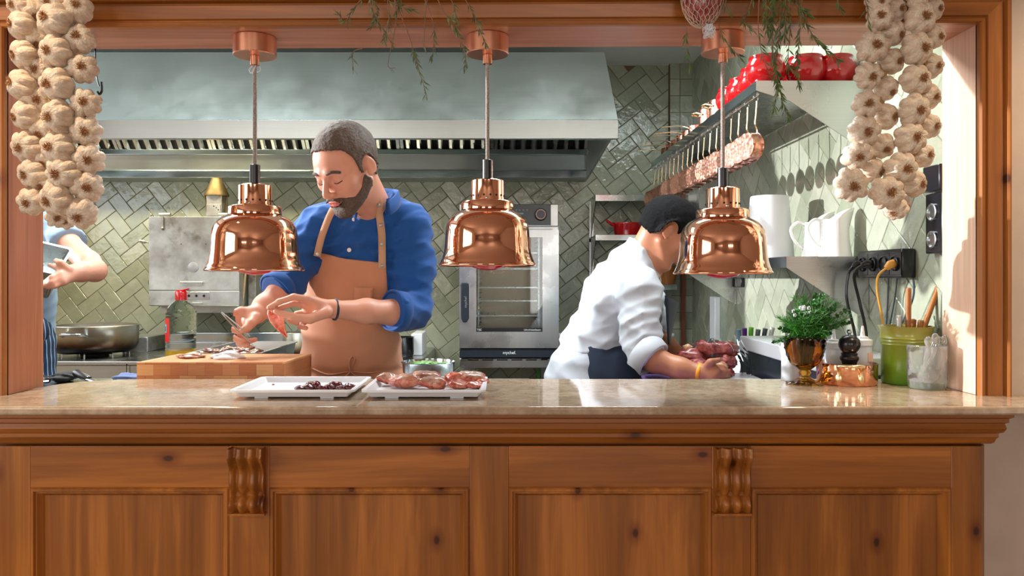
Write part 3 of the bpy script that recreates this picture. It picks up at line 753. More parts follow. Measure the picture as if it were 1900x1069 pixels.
# baffle filters
fz0, fz1 = wz(277, 4.38), wz(277, 4.38) + 0.30; fy0, fy1 = 4.385, 4.10
nfil = 6; fw = (HR - .042 - HL - .012) / nfil
ftmpl = None
for k in range(nfil):
    x0 = HL + .012 + k * fw
    m = MB(); d = Vector((0, fy1 - fy0, fz1 - fz0)).normalized()
    m.add([(x0 + .004, fy0 + .03, fz0), (x0 + fw - .004, fy0 + .03, fz0), (x0 + fw - .004, fy1 + .03, fz1), (x0 + .004, fy1 + .03, fz1)], [(0, 1, 2, 3)])
    m.cm = 1
    for a, b in ((x0 + .002, x0 + .02), (x0 + fw - .02, x0 + fw - .002)):
        m.add([(a, fy0 - .004, fz0), (b, fy0 - .004, fz0), (b, fy1 - .004, fz1), (a, fy1 - .004, fz1), (a, fy0 + .02, fz0), (b, fy0 + .02, fz0), (b, fy1 + .02, fz1), (a, fy1 + .02, fz1)], [(0, 1, 2, 3), (0, 3, 7, 4), (1, 5, 6, 2), (0, 4, 5, 1)])
    nb = 8; pw = (fw - .044) / nb
    for i in range(nb):
        a = x0 + .022 + i * pw; pr = [(a + pw * .06, .016), (a + pw * .22, -.002), (a + pw * .48, -.006), (a + pw * .62, .010), (a + pw * .55, .012), (a + pw * .44, .002), (a + pw * .26, .004), (a + pw * .12, .02)]
        vs = [(x, fy0 + y, fz0) for x, y in pr] + [(x, fy1 + y, fz1) for x, y in pr]; n = len(pr)
        m.add(vs, [(q, (q + 1) % n, n + (q + 1) % n, n + q) for q in range(n)])
    m.build('baffle_filter', [M['black_matte'], M['steel']], hood, angle=30)
# black cord with a hook
hk = thing('hanging_hook', 'small black hook on a thin cord behind the left garlic braid', 'hook', tuple(W(178, 90, 2.3)))
pts = [W(177, 82, 1.953), W(177, 110, 1.953), W(179, 140, 1.953), W(184, 160, 1.953)]
ORG[hk.name] = Vector(hk.location)
MB().tube(smooth_path(pts), .0018, 6).build('cord', M['black'], hk)
MB().tube(smooth_path([W(189, 152, 1.953), W(189, 168, 1.953), W(185, 175, 1.953), (W(181, 170, 1.953))]), .003, 8).build('hook', M['black'], hk)

# ================================================================ LEFT: CHARCOAL OVEN ON THE WALL
Dg = 4.22
def gx(p): return wx(p, Dg)
def gz(p): return wz(p, Dg)
sal = thing('charcoal_oven', 'stained grey steel grill oven with small chimney against the tiled wall', 'oven', (gx(360), Dg + .2, gz(570)))
MB().box(gx(277), gx(443), Dg + .012, YB - .008, gz(568), gz(404)).build('body', M['steel_old'], sal, bevel=.004)
dr = MB().box(gx(276), gx(444), Dg, Dg + .0115, gz(538.5), gz(402)).build('door', M['steel_old'], sal, bevel=.002)
def barhandle(x0, x1, z, y, parent, r=.0045, off=.022):
    m = MB(); m.tube([(x0, y, z), (x0, y - off, z)], r * .9, 8); m.tube([(x1, y, z), (x1, y - off, z)], r * .9, 8); m.tube([(x0 - r * 2, y - off, z), (x1 + r * 2, y - off, z)], r, 10)
    return m.build('handle', M['steel'], parent)
barhandle(gx(341), gx(376), gz(524), Dg, dr)
MB().lathe([(.0, 0), (.028, 0), (.028, .002), (.025, .003), (.0, .003)], n=32, M=Matrix.Translation((gx(358.5), Dg - .0, gz(496))) @ Matrix.Rotation(PI / 2, 4, 'X')).build('round_cover', M['steel_old'], dr)
for px in (336, 382): MB().ell((gx(px), Dg, gz(453)), (.003, .002, .003), 8, 6).build('bolt', M['black'], dr)
for px in (302, 413):
    m = MB(); m.box(gx(px) - .006, gx(px) + .006, Dg - .008, Dg - .0005, gz(424), gz(401)); m.tube([(gx(px) - .03, Dg + .03, gz(398)), (gx(px) + .03, Dg + .03, gz(398))], .012, 10); m.ell((gx(px), Dg - .004, gz(424)), (.008, .008, .01))
    m.build('hinge', M['steel_old'], sal)
dw = MB().box(gx(276), gx(444), Dg, Dg + .0115, gz(567), gz(540)).build('ash_drawer', M['steel_old'], sal, bevel=.002)
barhandle(gx(360), gx(376), gz(562), Dg, dw, .003, .015)
MB().box(gx(346), gx(389), Dg - .004, Dg - .0003, gz(556), gz(542)).build('vent_plate', M['steel'], dw, bevel=.001)
for px in (351, 365, 379):
    MB().lathe([(.007, 0), (.007, .0015), (.004, .0015), (.004, .001), (0, .001)], n=16, M=Matrix.Translation((gx(px), Dg - .0042, gz(549))) @ Matrix.Rotation(PI / 2, 4, 'X')).build('vent_hole', M['black'], dw)
m = MB(); m.tube(smooth_path([(gx(276), Dg + .05, gz(449)), (gx(265), Dg + .04, gz(449)), (gx(253), Dg + .03, gz(446))]), [.004] * 7 + [.009] * 5 + [.006], 10); m.build('side_lever', M['steel_old'], sal)
MB().box(gx(268), gx(276), Dg + .04, Dg + .08, gz(528), gz(520)).build('side_knob', M['brass_old'], sal, bevel=.003)
MB().box(gx(284), gx(437), Dg + .10, YB - .01, gz(582), gz(569)).build('wall_bracket', M['steel_old'], sal)
cy = Dg + .15
ch = MB().box(gx(363) + .0, gx(393), cy, cy + .10, gz(403), gz(356)).build('chimney', M['steel_old'], sal, bevel=.004)
m = MB(); m.lathe([(.068, gz(357)), (.0675, gz(354)), (.036, gz(330)), (.030, gz(325)), (.029, gz(322)), (0, gz(321))], (gx(377), cy + .05, 0), 40); m.build('chimney_cap', M['brass_old'], ch)
MB().box(gx(364), gx(391), cy - .005, cy - .0003, gz(396), gz(374)).build('damper_plate', M['steel_old'], ch, bevel=.001)
for a, b in ((377, 378), (382, 381), (386, 385), (388, 391)): MB().ell((gx(a + 1), cy - .005, gz(b)), (.0035, .002, .0035), 10, 6).build('damper_hole', M['black'], ch)
for s in (-1, 1):
    m = MB(); m.tube([(gx(377) + s * .062, cy + .04, gz(357)), (gx(377) + s * .048, cy + .04, gz(392))], .005, 6); m.build('chimney_strut', M['brass_old'], ch)
# brass tube to the right of the oven
t_ = MB().box(gx(447), gx(462), Dg + .12, Dg + .20, gz(585), gz(500)).build('burner_column', M['steel_old'], bevel=.003)
tag(t_, 'narrow dull steel column beside the charcoal oven', 'column')
mm = MB().tube([W(456, 500, 4.3), W(450, 570, 4.3)], .008, 10).build('brass_rod', M['brass'])
tag(mm, 'thin brass rod standing beside the charcoal oven', 'rod')

# ================================================================ RANGE
zR = CZ - 0.415
rng = thing('cooking_range', 'long steel gas range under the hood', 'range', (-1.4, 4.2, 0))
rx0, rx1 = XL + .02, wx(787, 4.0)
MB().box(rx0, rx1, 3.88, YB - .02, 0.12, zR - .02).build('body', M['steel'], rng, bevel=.004)
MB().box(rx0, rx1, 3.865, YB - .01, zR - .0195, zR).build('cooktop', M['steel'], rng, bevel=.003)
MB().box(wx(297, 4.3), wx(585, 4.3), 4.40, 4.44, zR, wz(617, 4.4)).build('splash_panel', M['steel_shiny'], rng, bevel=.004)
MB().box(wx(297, 4.3), wx(585, 4.3), 4.36, 4.3995, zR, wz(634, 4.4)).build('rear_ledge', M['steel'], rng, bevel=.003)
MB().box(wx(250, 4.5), wx(296, 4.5), 4.35, 4.60, zR + .001, wz(622, 4.5)).build('side_box', M['steel_old'], rng, bevel=.004)
MB().box(wx(765, 4.2), wx(785, 4.2), 4.15, 4.4, zR + .001, wz(618, 4.2)).build('control_box', M['white_plastic'], rng, bevel=.004)
MB().box(rx0 + .03, rx1 - .03, 3.94, YB - .08, 0.0, .12).build('plinth', M['black_matte'], rng)
MB().box(wx(235.5, 3.87), wx(236.5, 3.87), 3.862, 3.8645, 0.3, zR - .012).build('seam', M['black'], rng)
def trivet(x, y, r):
    m = MB()
    m.lathe([(r * .4, zR + .001), (r * .4, zR + .014), (r * .3, zR + .018), (0, zR + .018)], (x, y, 0), 28)
    m.build('burner', M['black_matte'], rng)
    m = MB()
    for k in range(8):
        a = PI * k / 4 + .2
        m.tube([(x + r * math.cos(a), y + r * math.sin(a), zR + .001), (x + r * math.cos(a), y + r * math.sin(a), zR + .022), (x + r * .45 * math.cos(a), y + r * .45 * math.sin(a), zR + .022)], .004, 6)
    m.build('trivet', M['steel'], rng)
px0 = wx(176, 4.12); trivet(px0, 4.12, .17)
for a in (-1.72, ): pass
# big stew pot
pot = thing('stew_pot', 'large scorched steel pot with rounded side handle on the range', 'pot', (px0, 4.12, zR + .027))
rp = 75 * 4.12 / F; z0, z1 = zR + .027, wz(603, 4.12)
MB().lathe([(0, z0), (rp * .84, z0), (rp * .93, z0 + .012), (rp * .985, z0 + .04), (rp, z0 + .08), (rp, z1 - .004), (rp + .006, z1), (rp + .003, z1 + .003), (rp - .004, z1), (rp - .004, z0 + .06), (rp * .8, z0 + .01), (0, z0 + .01)], (px0, 4.12, 0), 72, cap=False).build('pot_body', M['scorched'], pot, angle=60)
def loop_handle(parent, c, R, ang, w, z, out, mat, r=.005):
    pts = []
    for k in range(9):
        t = -1 + 2 * k / 8; a = ang + t * w / R
        o = out * (1 - abs(t) ** 4)
        pts.append((c[0] + (R + o) * math.cos(a), c[1] + (R + o) * math.sin(a), z + o * .25))
    return MB().tube(smooth_path(pts, 4), r, 10).build('handle', mat, parent)
loop_handle(pot, (px0, 4.12), rp, -PI / 2 + .03, .062, wz(622, 4.0), .05, M['steel_shiny'], .0065)
loop_handle(pot, (px0, 4.12), rp, PI / 2 - .48, .062, wz(622, 4.0), .05, M['steel_shiny'], .0065)
# dark pot half hidden behind the striped apron, small pot and dark pan behind the man
def simple_pot(name, label, px, py_top, D, wpx, mat, zb=None, handle=False):
    x = wx(px, D); r = wpx / 2 * D / F; z0 = zb if zb is not None else zR + .002; z1 = wz(py_top, D)
    o = thing(name, label, 'pot', (x, D, z0))
    MB().lathe([(0, z0), (r * .92, z0), (r, z0 + .015), (r, z1 - .003), (r + .003, z1), (r - .003, z1), (r - .004, z0 + .01), (0, z0 + .008)], (x, D, 0), 48, cap=False).build('pot_body', mat, o, angle=60)
    return o
simple_pot('saucepot', 'dull steel pot standing behind the man\'s apron, left side', 556, 616, 4.1, 62, M['scorched'])
simple_pot('saucepot', 'dark pan standing behind the man\'s apron, right side', 745, 625, 4.1, 46, M['black'])
simple_pot('saucepot', 'dark steel pot behind the striped apron at the left post', 84, 613, 4.3, 30, M['black'])
# cooking oil bottle
ob = thing('oil_bottle', 'big clear plastic cooking oil bottle with red cap, almost empty', 'bottle', (wx(336, 3.98), 3.98, zR + .001))
bx, by, bz = wx(336, 3.98), 3.98, zR + .001; rb = 27 * 3.98 / F; zt = wz(556, 3.98)
sq = lambda a, k: 1 + .07 * math.cos(4 * a) ** 2
H_ = zt - bz
prf = [(rb * .5, bz), (rb * .92, bz + .004), (rb, bz + .02)]
for k in range(9):
    z = bz + .05 + k * H_ * .075
    prf += [(rb, z), (rb * .965, z + .007), (rb, z + .014)]
prf += [(rb * .98, bz + H_ * .78), (rb * .82, bz + H_ * .88), (rb * .5, bz + H_ * .96), (rb * .34, bz + H_), (rb * .33, zt + .012)]
clear = glassy('clear_plastic', (0.93, 0.95, 0.9, 1), 0.03, 1.12)
MB().lathe(prf, (bx, by, 0), 48, cap=True).build('bottle_body', clear, ob, angle=60)
MB().lathe([(rb * .9, bz + .003), (rb * .95, bz + .02), (rb * .95, bz + .045), (0, bz + .045)], (bx, by, 0), 40).build('oil', glassy('golden_oil', (0.85, 0.50, 0.05, 1), 0.02, 1.3, .5), ob)
zc = wz(547, 3.98)
cp = MB().lathe([(rb * .40, zt - .002), (rb * .40, zc + .012), (rb * .36, zc + .018), (rb * .3, wz(538, 3.98)), (0, wz(537, 3.98))], (bx, by, 0), 28).build('cap', M['red_glaze'], ob)
MB().tube([(bx + .01, by - .01, wz(539, 3.98)), (bx + .045, by - .01, wz(536, 3.98))], .004, 6).build('cap_tab', M['red_glaze'], cp)
lr = plain('label_red', srgb(214, 40, 34), .4)
a0, a1 = -2.95, -2.0
G = [[(bx + (rb * 1.012) * math.cos(a0 + (a1 - a0) * i / 12), by + (rb * 1.012) * math.sin(a0 + (a1 - a0) * i / 12), z) for i in range(13)] for z in (wz(591, 3.9), wz(636, 3.9))]
lb = MB().grid(G).build('paper_label', lr, ob)
xm = bx - .028; ym = by - .0835
def on_label(b0, b1, za, zb_, k): return MB().grid([[(bx + rb * k * math.cos(b0 + (b1 - b0) * i / 5), by + rb * k * math.sin(b0 + (b1 - b0) * i / 5), z) for i in range(6)] for z in (wz(za, 3.92), wz(zb_, 3.92))])
on_label(-2.62, -2.28, 602, 618, 1.022).build('label_picture', plain('label_blue', srgb(120, 180, 215), .4), lb)
on_label(-2.53, -2.37, 606, 615, 1.030).build('label_tree', plain('label_green', srgb(40, 80, 50), .4), lb)
# small side table with a steel roasting tray of grilled meat
zW = CZ - 0.302
st = thing('side_table', 'steel side table behind the wooden board', 'table', (wx(470, 2.7), 2.75, 0))
MB().box(-0.99, -.72, 2.46, 2.97, zW - .03, zW).build('table_top', M['steel'], st, bevel=.003)
for a in (-.97, -.74):
    for b in (2.48, 2.95): MB().box(a - .012, a + .012, b - .012, b + .012, 0, zW - .03).build('leg', M['steel'], st)
tr = thing('roasting_tray', 'shallow steel roasting tray of grilled meat behind the chopping board', 'tray', (-.86, 2.72, zW + .001))
def tray_mesh(x0, x1, y0, y1, z0, h, lip, cr, th=.002, wall=.008):
    m = MB(); G = []
    def ring(ins, z, r):
        pts = []
        for cxn, cyn, a0 in ((x1 - ins - r, y1 - ins - r, 0), (x0 + ins + r, y1 - ins - r, PI / 2), (x0 + ins + r, y0 + ins + r, PI), (x1 - ins - r, y0 + ins + r, 1.5 * PI)):
            for k in range(7):
                a = a0 + PI / 2 * k / 6; pts.append((cxn + r * math.cos(a), cyn + r * math.sin(a), z))
        return pts
    rings = [ring(0, z0 + h - th * 1.6, cr), ring(0, z0 + h, cr), ring(lip, z0 + h, max(cr - lip, .004)), ring(lip + wall, z0 + th + .001, max(cr - lip - wall, .003)), ring(lip + wall + .02, z0 + th, .004)]
    under = [ring(lip + wall + .02, z0, .004), ring(lip + wall, z0, max(cr - lip - wall, .003)), ring(lip * .8, z0 + h - th * 1.6, cr * .8)]
    allr = rings + under + [rings[0]]
    m.grid(allr, closed_u=True)
    n = len(rings[0]); m.add(rings[4], [tuple(range(n))]); m.add(under[0], [tuple(range(n))[::-1]])
    return m
tray_mesh(-1.0, -.765, 2.47, 2.93, zW + .001, .062, .008, .02, .002, .008).build('tray_body', M['steel'], tr)
def lumps(name, parent, mat, boxr, n, r, zbase, seed, flat=.5):
    rnd = random.Random(seed); out = []
    for k in range(n):
        c = Vector((rnd.uniform(*boxr[0]), rnd.uniform(*boxr[1]), zbase + r * flat * rnd.uniform(.9, 1.6)))
        s = rnd.uniform(.7, 1.25) * r; Rm = ellR((rnd.uniform(-.3, .3), rnd.uniform(-.3, .3), rnd.uniform(0, 3)))
        ph = [rnd.uniform(0, 6) for _ in range(4)]
        f = lambda d, ph=ph: 1 + .14 * math.sin(d.x * 4 + ph[0]) + .1 * math.sin(d.y * 6 + ph[1]) + .08 * math.sin(d.z * 7 + d.x * 5 + ph[2])
        out.append(MB().ell(c, (s * 1.4, s * .9, s * flat), 20, 12, M=Rm, disp=f).build(name, mat, parent))
    return out
for o in lumps('grilled_meat_piece', None, M['grilled'], ((-.98, -.80), (2.50, 2.72)), 13, .026, zW + .040, 11, .45):
    tag(o, 'charred piece of grilled meat in the steel roasting tray', 'meat', 'grilled meat in the roasting tray')

# ================================================================ COMBI OVEN
Do = 4.02
def ox(p): return wx(p, Do)
def oz(p): return wz(p, Do)
ov = thing('combi_oven', 'steel combi oven with glass door and dark control panel', 'oven', (ox(945), Do + .25, oz(665)))
mb = MB()
X0, X1 = ox(853), ox(1036); Z0, Z1 = oz(664), oz(379)
mb.box(X0, X1, Do + .55, YB - .01, Z0, Z1); mb.box(X0, X0 + .03, Do + .03, Do + .55, Z0, Z1); mb.box(X1 - .03, X1, Do + .03, Do + .55, Z0, Z1)
mb.box(X0 + .03, X1 - .03, Do + .03, Do + .55, oz(425), Z1); mb.box(X0 + .03, X1 - .03, Do + .03, Do + .55, Z0, oz(622))
mb.build('body', M['steel_v'], ov)
MB().box(X0, X1, Do, Do + .029, oz(420), Z1).build('top_fascia', M['steel_v'], ov, bevel=.003)
cpn = MB().box(ox(856), ox(1022), Do - .006, Do - .0003, oz(418), oz(379.5)).build('control_panel', M['dark_panel'], ov, bevel=.0015)
kM = Matrix.Translation((ox(1003), Do - .0065, oz(398.5))) @ Matrix.Rotation(PI / 2, 4, 'X')
MB().lathe([(.032, 0), (.031, .018), (.028, .022), (0, .022)], n=40, M=kM).build('knob', M['black'], cpn)
MB().lathe([(.024, .0222), (.025, .0235), (.0215, .0235), (.0225, .0222)], n=40, M=kM, cap=False).build('knob_ring', plain('pale_pink_ring', srgb(196, 150, 150), .3), cpn)
dsp = plain('display_blue', srgb(120, 150, 165), .3)
for k, px in enumerate((957, 963, 970, 977)): MB().box(ox(px), ox(px) + .006, Do - .0075, Do - .0062, oz(391), oz(389)).build('display_icon', dsp, cpn)
MB().box(ox(958), ox(971), Do - .0075, Do - .0062, oz(398), oz(395)).build('display_text', dsp, cpn)
# door
door = MB(); Zd0, Zd1 = oz(645), oz(427); gw = (ox(884), ox(1006), oz(615), oz(441))
door.box(X0, gw[0], Do - .03, Do - .001, Zd0, Zd1); door.box(gw[1], X1, Do - .03, Do - .001, Zd0, Zd1)
door.box(gw[0], gw[1], Do - .03, Do - .001, Zd0, gw[2]); door.box(gw[0], gw[1], Do - .03, Do - .001, gw[3], Zd1)
dobj = door.build('door', M['steel_v'], ov)
MB().box(gw[0] + .0, gw[1], Do - .0285, Do - .024, gw[2], gw[3]).build('door_glass', glassy('oven_glass', (.75, .82, .82, 1), .02), dobj)
MB().box(gw[0], gw[1], Do - .0305, Do - .029, gw[2], oz(608)).build('glass_band', M['black'], dobj)
hd = MB(); hd.prism([(ox(856), oz(527)), (ox(858), oz(525)), (ox(869), oz(525)), (ox(871), oz(527)), (ox(871), oz(590)), (ox(867), oz(597)), (ox(860), oz(597)), (ox(857), oz(590))], Do - .06, Do - .031, 'y')
hd.build('door_handle', M['dark_panel'], dobj, bevel=.005)
lettering('mychef', .020, Matrix.Translation((ox(865), Do - .0612, oz(560))) @ Matrix.Rotation(PI / 2, 4, 'X') @ Matrix.Rotation(PI / 2, 4, 'Z'), dobj, M['steel'])
wl = plain('white_print', srgb(225, 228, 230), .4)
lettering('TSC', .014, facing((ox(890), Do - .0312, oz(611.5))), dobj, wl)
lettering('UltraVioletSteam', .0125, facing((ox(987.5), Do - .0312, oz(611.5))), dobj, wl)
bb = MB().box(X0, X1, Do - .02, Do + .029, oz(663), oz(646)).build('bottom_fascia', M['dark_panel'], ov, bevel=.003)
lettering('mychef.', .022, facing((ox(945), Do - .0205, oz(654))), bb, wl)
# inside: liner and racks
MB().box(X0 + .035, X1 - .035, Do + .50, Do + .54, oz(620), oz(430)).build('oven_liner', copper('warm_liner', (.45, .36, .28, 1), .35), ov)
for px in (888, 1000):
    m = MB()
    for k in range(17): m.box(ox(px) - .006, ox(px) + .006, Do + .02, Do + .40, oz(446 + k * 10), oz(446 + k * 10) + .004)
    m.box(ox(px) - .003, ox(px) + .003, Do + .02, Do + .026, oz(610), oz(440))
    m.build('rack_rail', M['steel'], ov)
for py in (535, 560, 588, 470, 500):
    m = MB(); m.box(ox(888), ox(1000), Do + .05, Do + .056, oz(py), oz(py) + .006)
    for k in range(9): x = ox(890) + k * (ox(998) - ox(890)) / 8; m.box(x, x + .004, Do + .056, Do + .40, oz(py), oz(py) + .004)
    m.build('wire_rack', M['steel'], ov)
# stand under it
sd = thing('oven_stand', 'steel stand with slotted front rail carrying the combi oven', 'stand', (ox(945), Do + .25, 0))
MB().box(X0, X1, Do, YB - .01, oz(683), oz(665)).build('stand_top', M['steel'], sd, bevel=.003)
for k in range(5): MB().box(ox(868 + k * 27), ox(888 + k * 27), Do - .0012, Do - .0002, oz(669), oz(667)).build('slot', M['black'], sd)
for k in (0, 1): MB().box(ox(1004 + k * 22), ox(1016 + k * 18), Do - .0012, Do - .0002, oz(668.5), oz(664.8)).build('slot', M['black'], sd)
for a in (X0 + .02, X1 - .06):
    for b in (Do + .02, YB - .06): MB().box(a, a + .035, b, b + .035, 0, oz(683)).build('leg', M['steel'], sd)
gc = MB().tube(smooth_path([(ox(1000), Do + .1, oz(684)), (ox(1001), Do + .1, oz(705)), (ox(1005), Do + .12, .4), (ox(1010), Do + .1, .006)]), .007, 8).build('green_hose', plain('green_hose', srgb(50, 150, 60), .5))
tag(gc, 'thin green hose hanging under the combi oven', 'hose')
pp = MB().tube([wv for wv in (W(1037, 622, 4.6), W(1250, 622, 4.6))], .013, 14).build('white_pipe', M['white_plastic'])
tag(pp, 'white pipe running along the back wall behind the stooping cook', 'pipe')
# ================================================================ BACK WALL SHELVES
def wall_shelf(py0, py1, label):
    s = thing('wall_shelf', label, 'shelf', (wx(1180, 4.35), 4.5, wz(py1, 4.35)), 'steel shelves in the far right corner')
    x0, x1 = wx(1105, 4.35), wx(1256, 4.35); zt = wz(py0, 4.35)
    MB().box(x0, x1, 4.35, YB - .008, zt - .004, zt).build('shelf_board', M['steel'], s)
    MB().box(x0, x1, 4.345, 4.3495, wz(py1, 4.35), zt).build('front_lip', M['steel_shiny'], s)
    for xb in (x0 + .004, x1 - .016):
        m = MB(); zb = zt - .22
        m.prism([(4.36, zt - .0045), (YB - .008, zt - .0045), (YB - .008, zb), (YB - .03, zb)], xb, xb + .004, 'x')
        m.box(xb - .006, xb + .018, YB - .014, YB - .0065, zb - .03, zt - .005)
        m.build('bracket', M['steel'], s)
    return s
wall_shelf(362, 373, 'upper steel shelf in the far corner, empty')
wall_shelf(436, 446, 'middle steel shelf in the far corner holding a red dish')
wall_shelf(528, 538, 'lowest steel shelf in the far corner, beside the stooping cook\'s chin')
rd = thing('oval_dish', 'dark red oval casserole with loop handles on the middle steel shelf', 'casserole', (wx(1163, 4.48), 4.48, wz(436, 4.35) + .001))
zt = wz(436, 4.35) + .001; xc = wx(1163, 4.48)
G = []
for f, h in ((.0, 0), (.78, 0), (.86, .01), (.98, .055), (1.0, .06), (1.03, .066), (1.0, .069), (.93, .062), (.80, .012), (0, .010)):
    G.append([(xc + .083 * f * math.cos(a), 4.48 + .058 * f * math.sin(a), zt + h * 1.1) for a in [2 * PI * i / 40 for i in range(40)]])
MB().grid(G, closed_u=True).build('dish_body', M['red_glaze'], rd, angle=60)
for s in (-1, 1):
    MB().tube(smooth_path([(xc + s * .078, 4.46, zt + .06), (xc + s * .112, 4.465, zt + .085), (xc + s * .112, 4.495, zt + .085), (xc + s * .078, 4.5, zt + .06)]), .006, 8).build('handle', M['red_glaze'], rd)
bk = MB().lathe([(.0, 0), (.04, 0), (.055, .05), (.05, .10), (.053, .105), (.046, .1), (.05, .05), (.036, .008), (0, .008)], (wx(1238, 4.45), 4.45, wz(528, 4.35) + .001), 32, cap=False, rmod=lambda a, k: 1 + .03 * math.cos(12 * a)).build('wooden_pot', M['wood_v'])
tag(bk, 'round brown wooden pot on the lowest corner shelf under the cook\'s chin', 'pot')
for k, px in enumerate((1268, 1308, 1327)):
    o = MB().box(wx(px, 4.57) - .011, wx(px, 4.57) + .011, 4.566, 4.592, .85, wz(330 if k == 0 else 545, 4.57)).build('brown_strip', M['copper_pipe'])
    if wx(px, 4.57) > XR: bpy.data.objects.remove(o); continue
    tag(o, ['tall brown strip at the edge of the corner pier', 'short brown strip near the right wall in the corner', ''][k], 'strip', None)

# ================================================================ RIGHT WALL: UPPER SHELF
us = thing('pan_shelf', 'long upper steel shelf on the right wall with copper pans hung below', 'shelf', (1.0, 3.2, CZ + .40))
zS = CZ + .604; yn, yf = 2.40, 4.10; xs_ = .78
MB().box(xs_, XR - .008, yn, yf, zS - .004, zS).build('shelf_board', M['steel'], us)
MB().box(xs_ - .003, xs_ - .0005, yn, yf, zS - .030, zS).build('front_lip', M['steel_shiny'], us)
for y in (yn - .003, yf):
    MB().prism([(xs_ - .003, zS), (XR - .008, zS), (XR - .008, zS - .20), (XR - .03, zS - .20), (xs_ + .10, zS - .062), (xs_ - .003, zS - .030)], y, y + .003, 'y').build('end_bracket', M['steel'], us)
MB().tube([(xs_ + .006, yn + .01, zS - .040), (xs_ + .006, yf - .01, zS - .040)], .004, 8).build('hanging_rail', M['steel'], us)
for k in range(4):
    y = yn + .01 + k * (yf - yn - .02) / 3
    MB().box(xs_ + .003, xs_ + .009, y - .003, y + .003, zS - .042, zS - .004).build('rail_hanger', M['steel'], us)
# hanging copper saucepans
ordn = ['nearest', 'second', 'third', 'fourth', 'fifth', 'sixth', 'seventh', 'eighth', 'ninth', 'tenth', 'eleventh', 'twelfth', 'thirteenth', 'fourteenth', 'fifteenth', 'sixteenth', 'seventeenth', 'eighteenth', 'nineteenth', 'twentieth']
def saucepan_parts(root):
    # local frame: hook on the rail at the origin, pan below, its base towards -X
    r, dpt, zc = .044, .036, -.158
    Mx = Matrix.Translation((-.034, 0, zc)) @ Matrix.Rotation(PI / 2, 4, 'Y')
    MB().lathe([(0, 0), (r * .93, 0), (r * .98, .004), (r, .010), (r, dpt - .002), (r + .002, dpt), (r - .002, dpt), (r - .002, .008), (0, .003)], n=40, M=Mx, cap=False).build('pan_body', M['copper_pan'], root, world=False, angle=50)
    h = MB().tube(smooth_path([(.012, 0, zc + r - .012), (.010, 0, zc + r + .012), (.002, 0, zc + r + .03), (.004, 0, -.06), (.006, 0, -.022), (.006, 0, -.014)], 5), .0038, 8, flat=.55).build('handle', M['brass'], root, world=False)
    MB().tube(smooth_path([(.006, 0, -.02), (.012, 0, -.008), (.004, 0, .006), (-.006, 0, .0), (-.004, 0, -.008)], 4), .0014, 6).build('hook', M['steel'], h, world=False)
pr0 = thing('saucepan', '', 'pan', (0, 0, 0), 'little copper saucepans hanging in a row'); saucepan_parts(pr0)
NP = 19
for k in range(NP):
    o = pr0 if k == 0 else copy_tree(pr0)
    y = yn + .035 + k * (yf - yn - .07) / (NP - 1)
    o.location = (xs_ + .006, y, zS - .040); o.rotation_euler = (random.uniform(-.04, .04), random.uniform(-.03, .03), random.uniform(.24, .42))
    s = random.uniform(.90, 1.05); o.scale = (s, s, 1)
    o['label'] = 'small copper saucepan hanging under the upper shelf, %s in the row' % (ordn[k] + (' to the viewer' if k == 0 else ' from the near end'))
# red pots on top
def red_pot(root, r=.063):
    H = r * 1.45
    MB().lathe([(0, 0), (r * .55, 0), (r * .62, .004), (r * .86, H * .22), (r, H * .48), (r * .97, H * .68), (r * .86, H * .84), (r * .80, H * .90), (r * .84, H * .96), (r * .82, H), (r * .76, H), (r * .74, H * .9), (r * .9, H * .5), (0, H * .1)], n=56, cap=False).build('pot_body', M['red_glaze'], root, world=False, angle=60)
rp0 = thing('red_pot', '', 'pot', (0, 0, 0), 'red glazed pots on the upper shelf'); red_pot(rp0)
spots = [(wx(1421, 2.47), 2.47, 'round red glazed pot at the near corner of the upper steel shelf'), (wx(1495, 2.47), 2.47, 'round red glazed pot in the middle of the near row on the upper shelf'),
         (1.052, 2.47, 'round red glazed pot nearest the wall in the near row, beside the garlic'), (.845, 2.605, 'red glazed pot on the shelf edge just behind the near corner pot'),
         (.845, 2.74, 'red glazed pot on the shelf edge, second behind the near corner pot'), (.845, 2.875, 'red glazed pot on the shelf edge next to the copper casseroles'),
         (.978, 2.605, 'red glazed pot in the second row, middle, half hidden'), (1.052, 2.62 + .0, '')]
for k, (x, y, lab) in enumerate(spots[:7]):
    o = rp0 if k == 0 else copy_tree(rp0)
    o.location = (x, y, zS + .0005); o['label'] = lab
    if k >= 3: o.scale = (.98, .98, .98)
# copper casseroles and small pans on the shelf further back
def casserole(root, r=.055, h=.075):
    MB().lathe([(0, 0), (r, 0), (r, h), (r + .003, h + .002), (r - .003, h + .002), (r - .003, .004), (0, .004)], n=44, cap=False).build('pan_body', M['copper_pan'], root, world=False, angle=50)
    MB().lathe([(0, h + .012), (r * .5, h + .010), (r + .002, h + .003), (r + .002, h + .001)], n=44, cap=False).build('lid', M['copper_pan'], root, world=False)
    for s in (-1, 1):
        MB().tube(smooth_path([(s * (r - .0), -.022, h * .72), (s * (r + .026), -.016, h * .8), (s * (r + .026), .016, h * .8), (s * (r), .022, h * .72)], 5), .004, 8).build('handle', M['brass'], root, world=False)
for y, lab in ((3.03, 'copper casserole with brass loop handles behind the red pots, nearer one'), (3.19, 'copper casserole with brass loop handles behind the red pots, further one')):
    o = thing('copper_casserole', lab, 'pot', (.855, y, zS + .0005), 'copper casseroles on the upper shelf'); casserole(o); o.rotation_euler = (0, 0, .15)
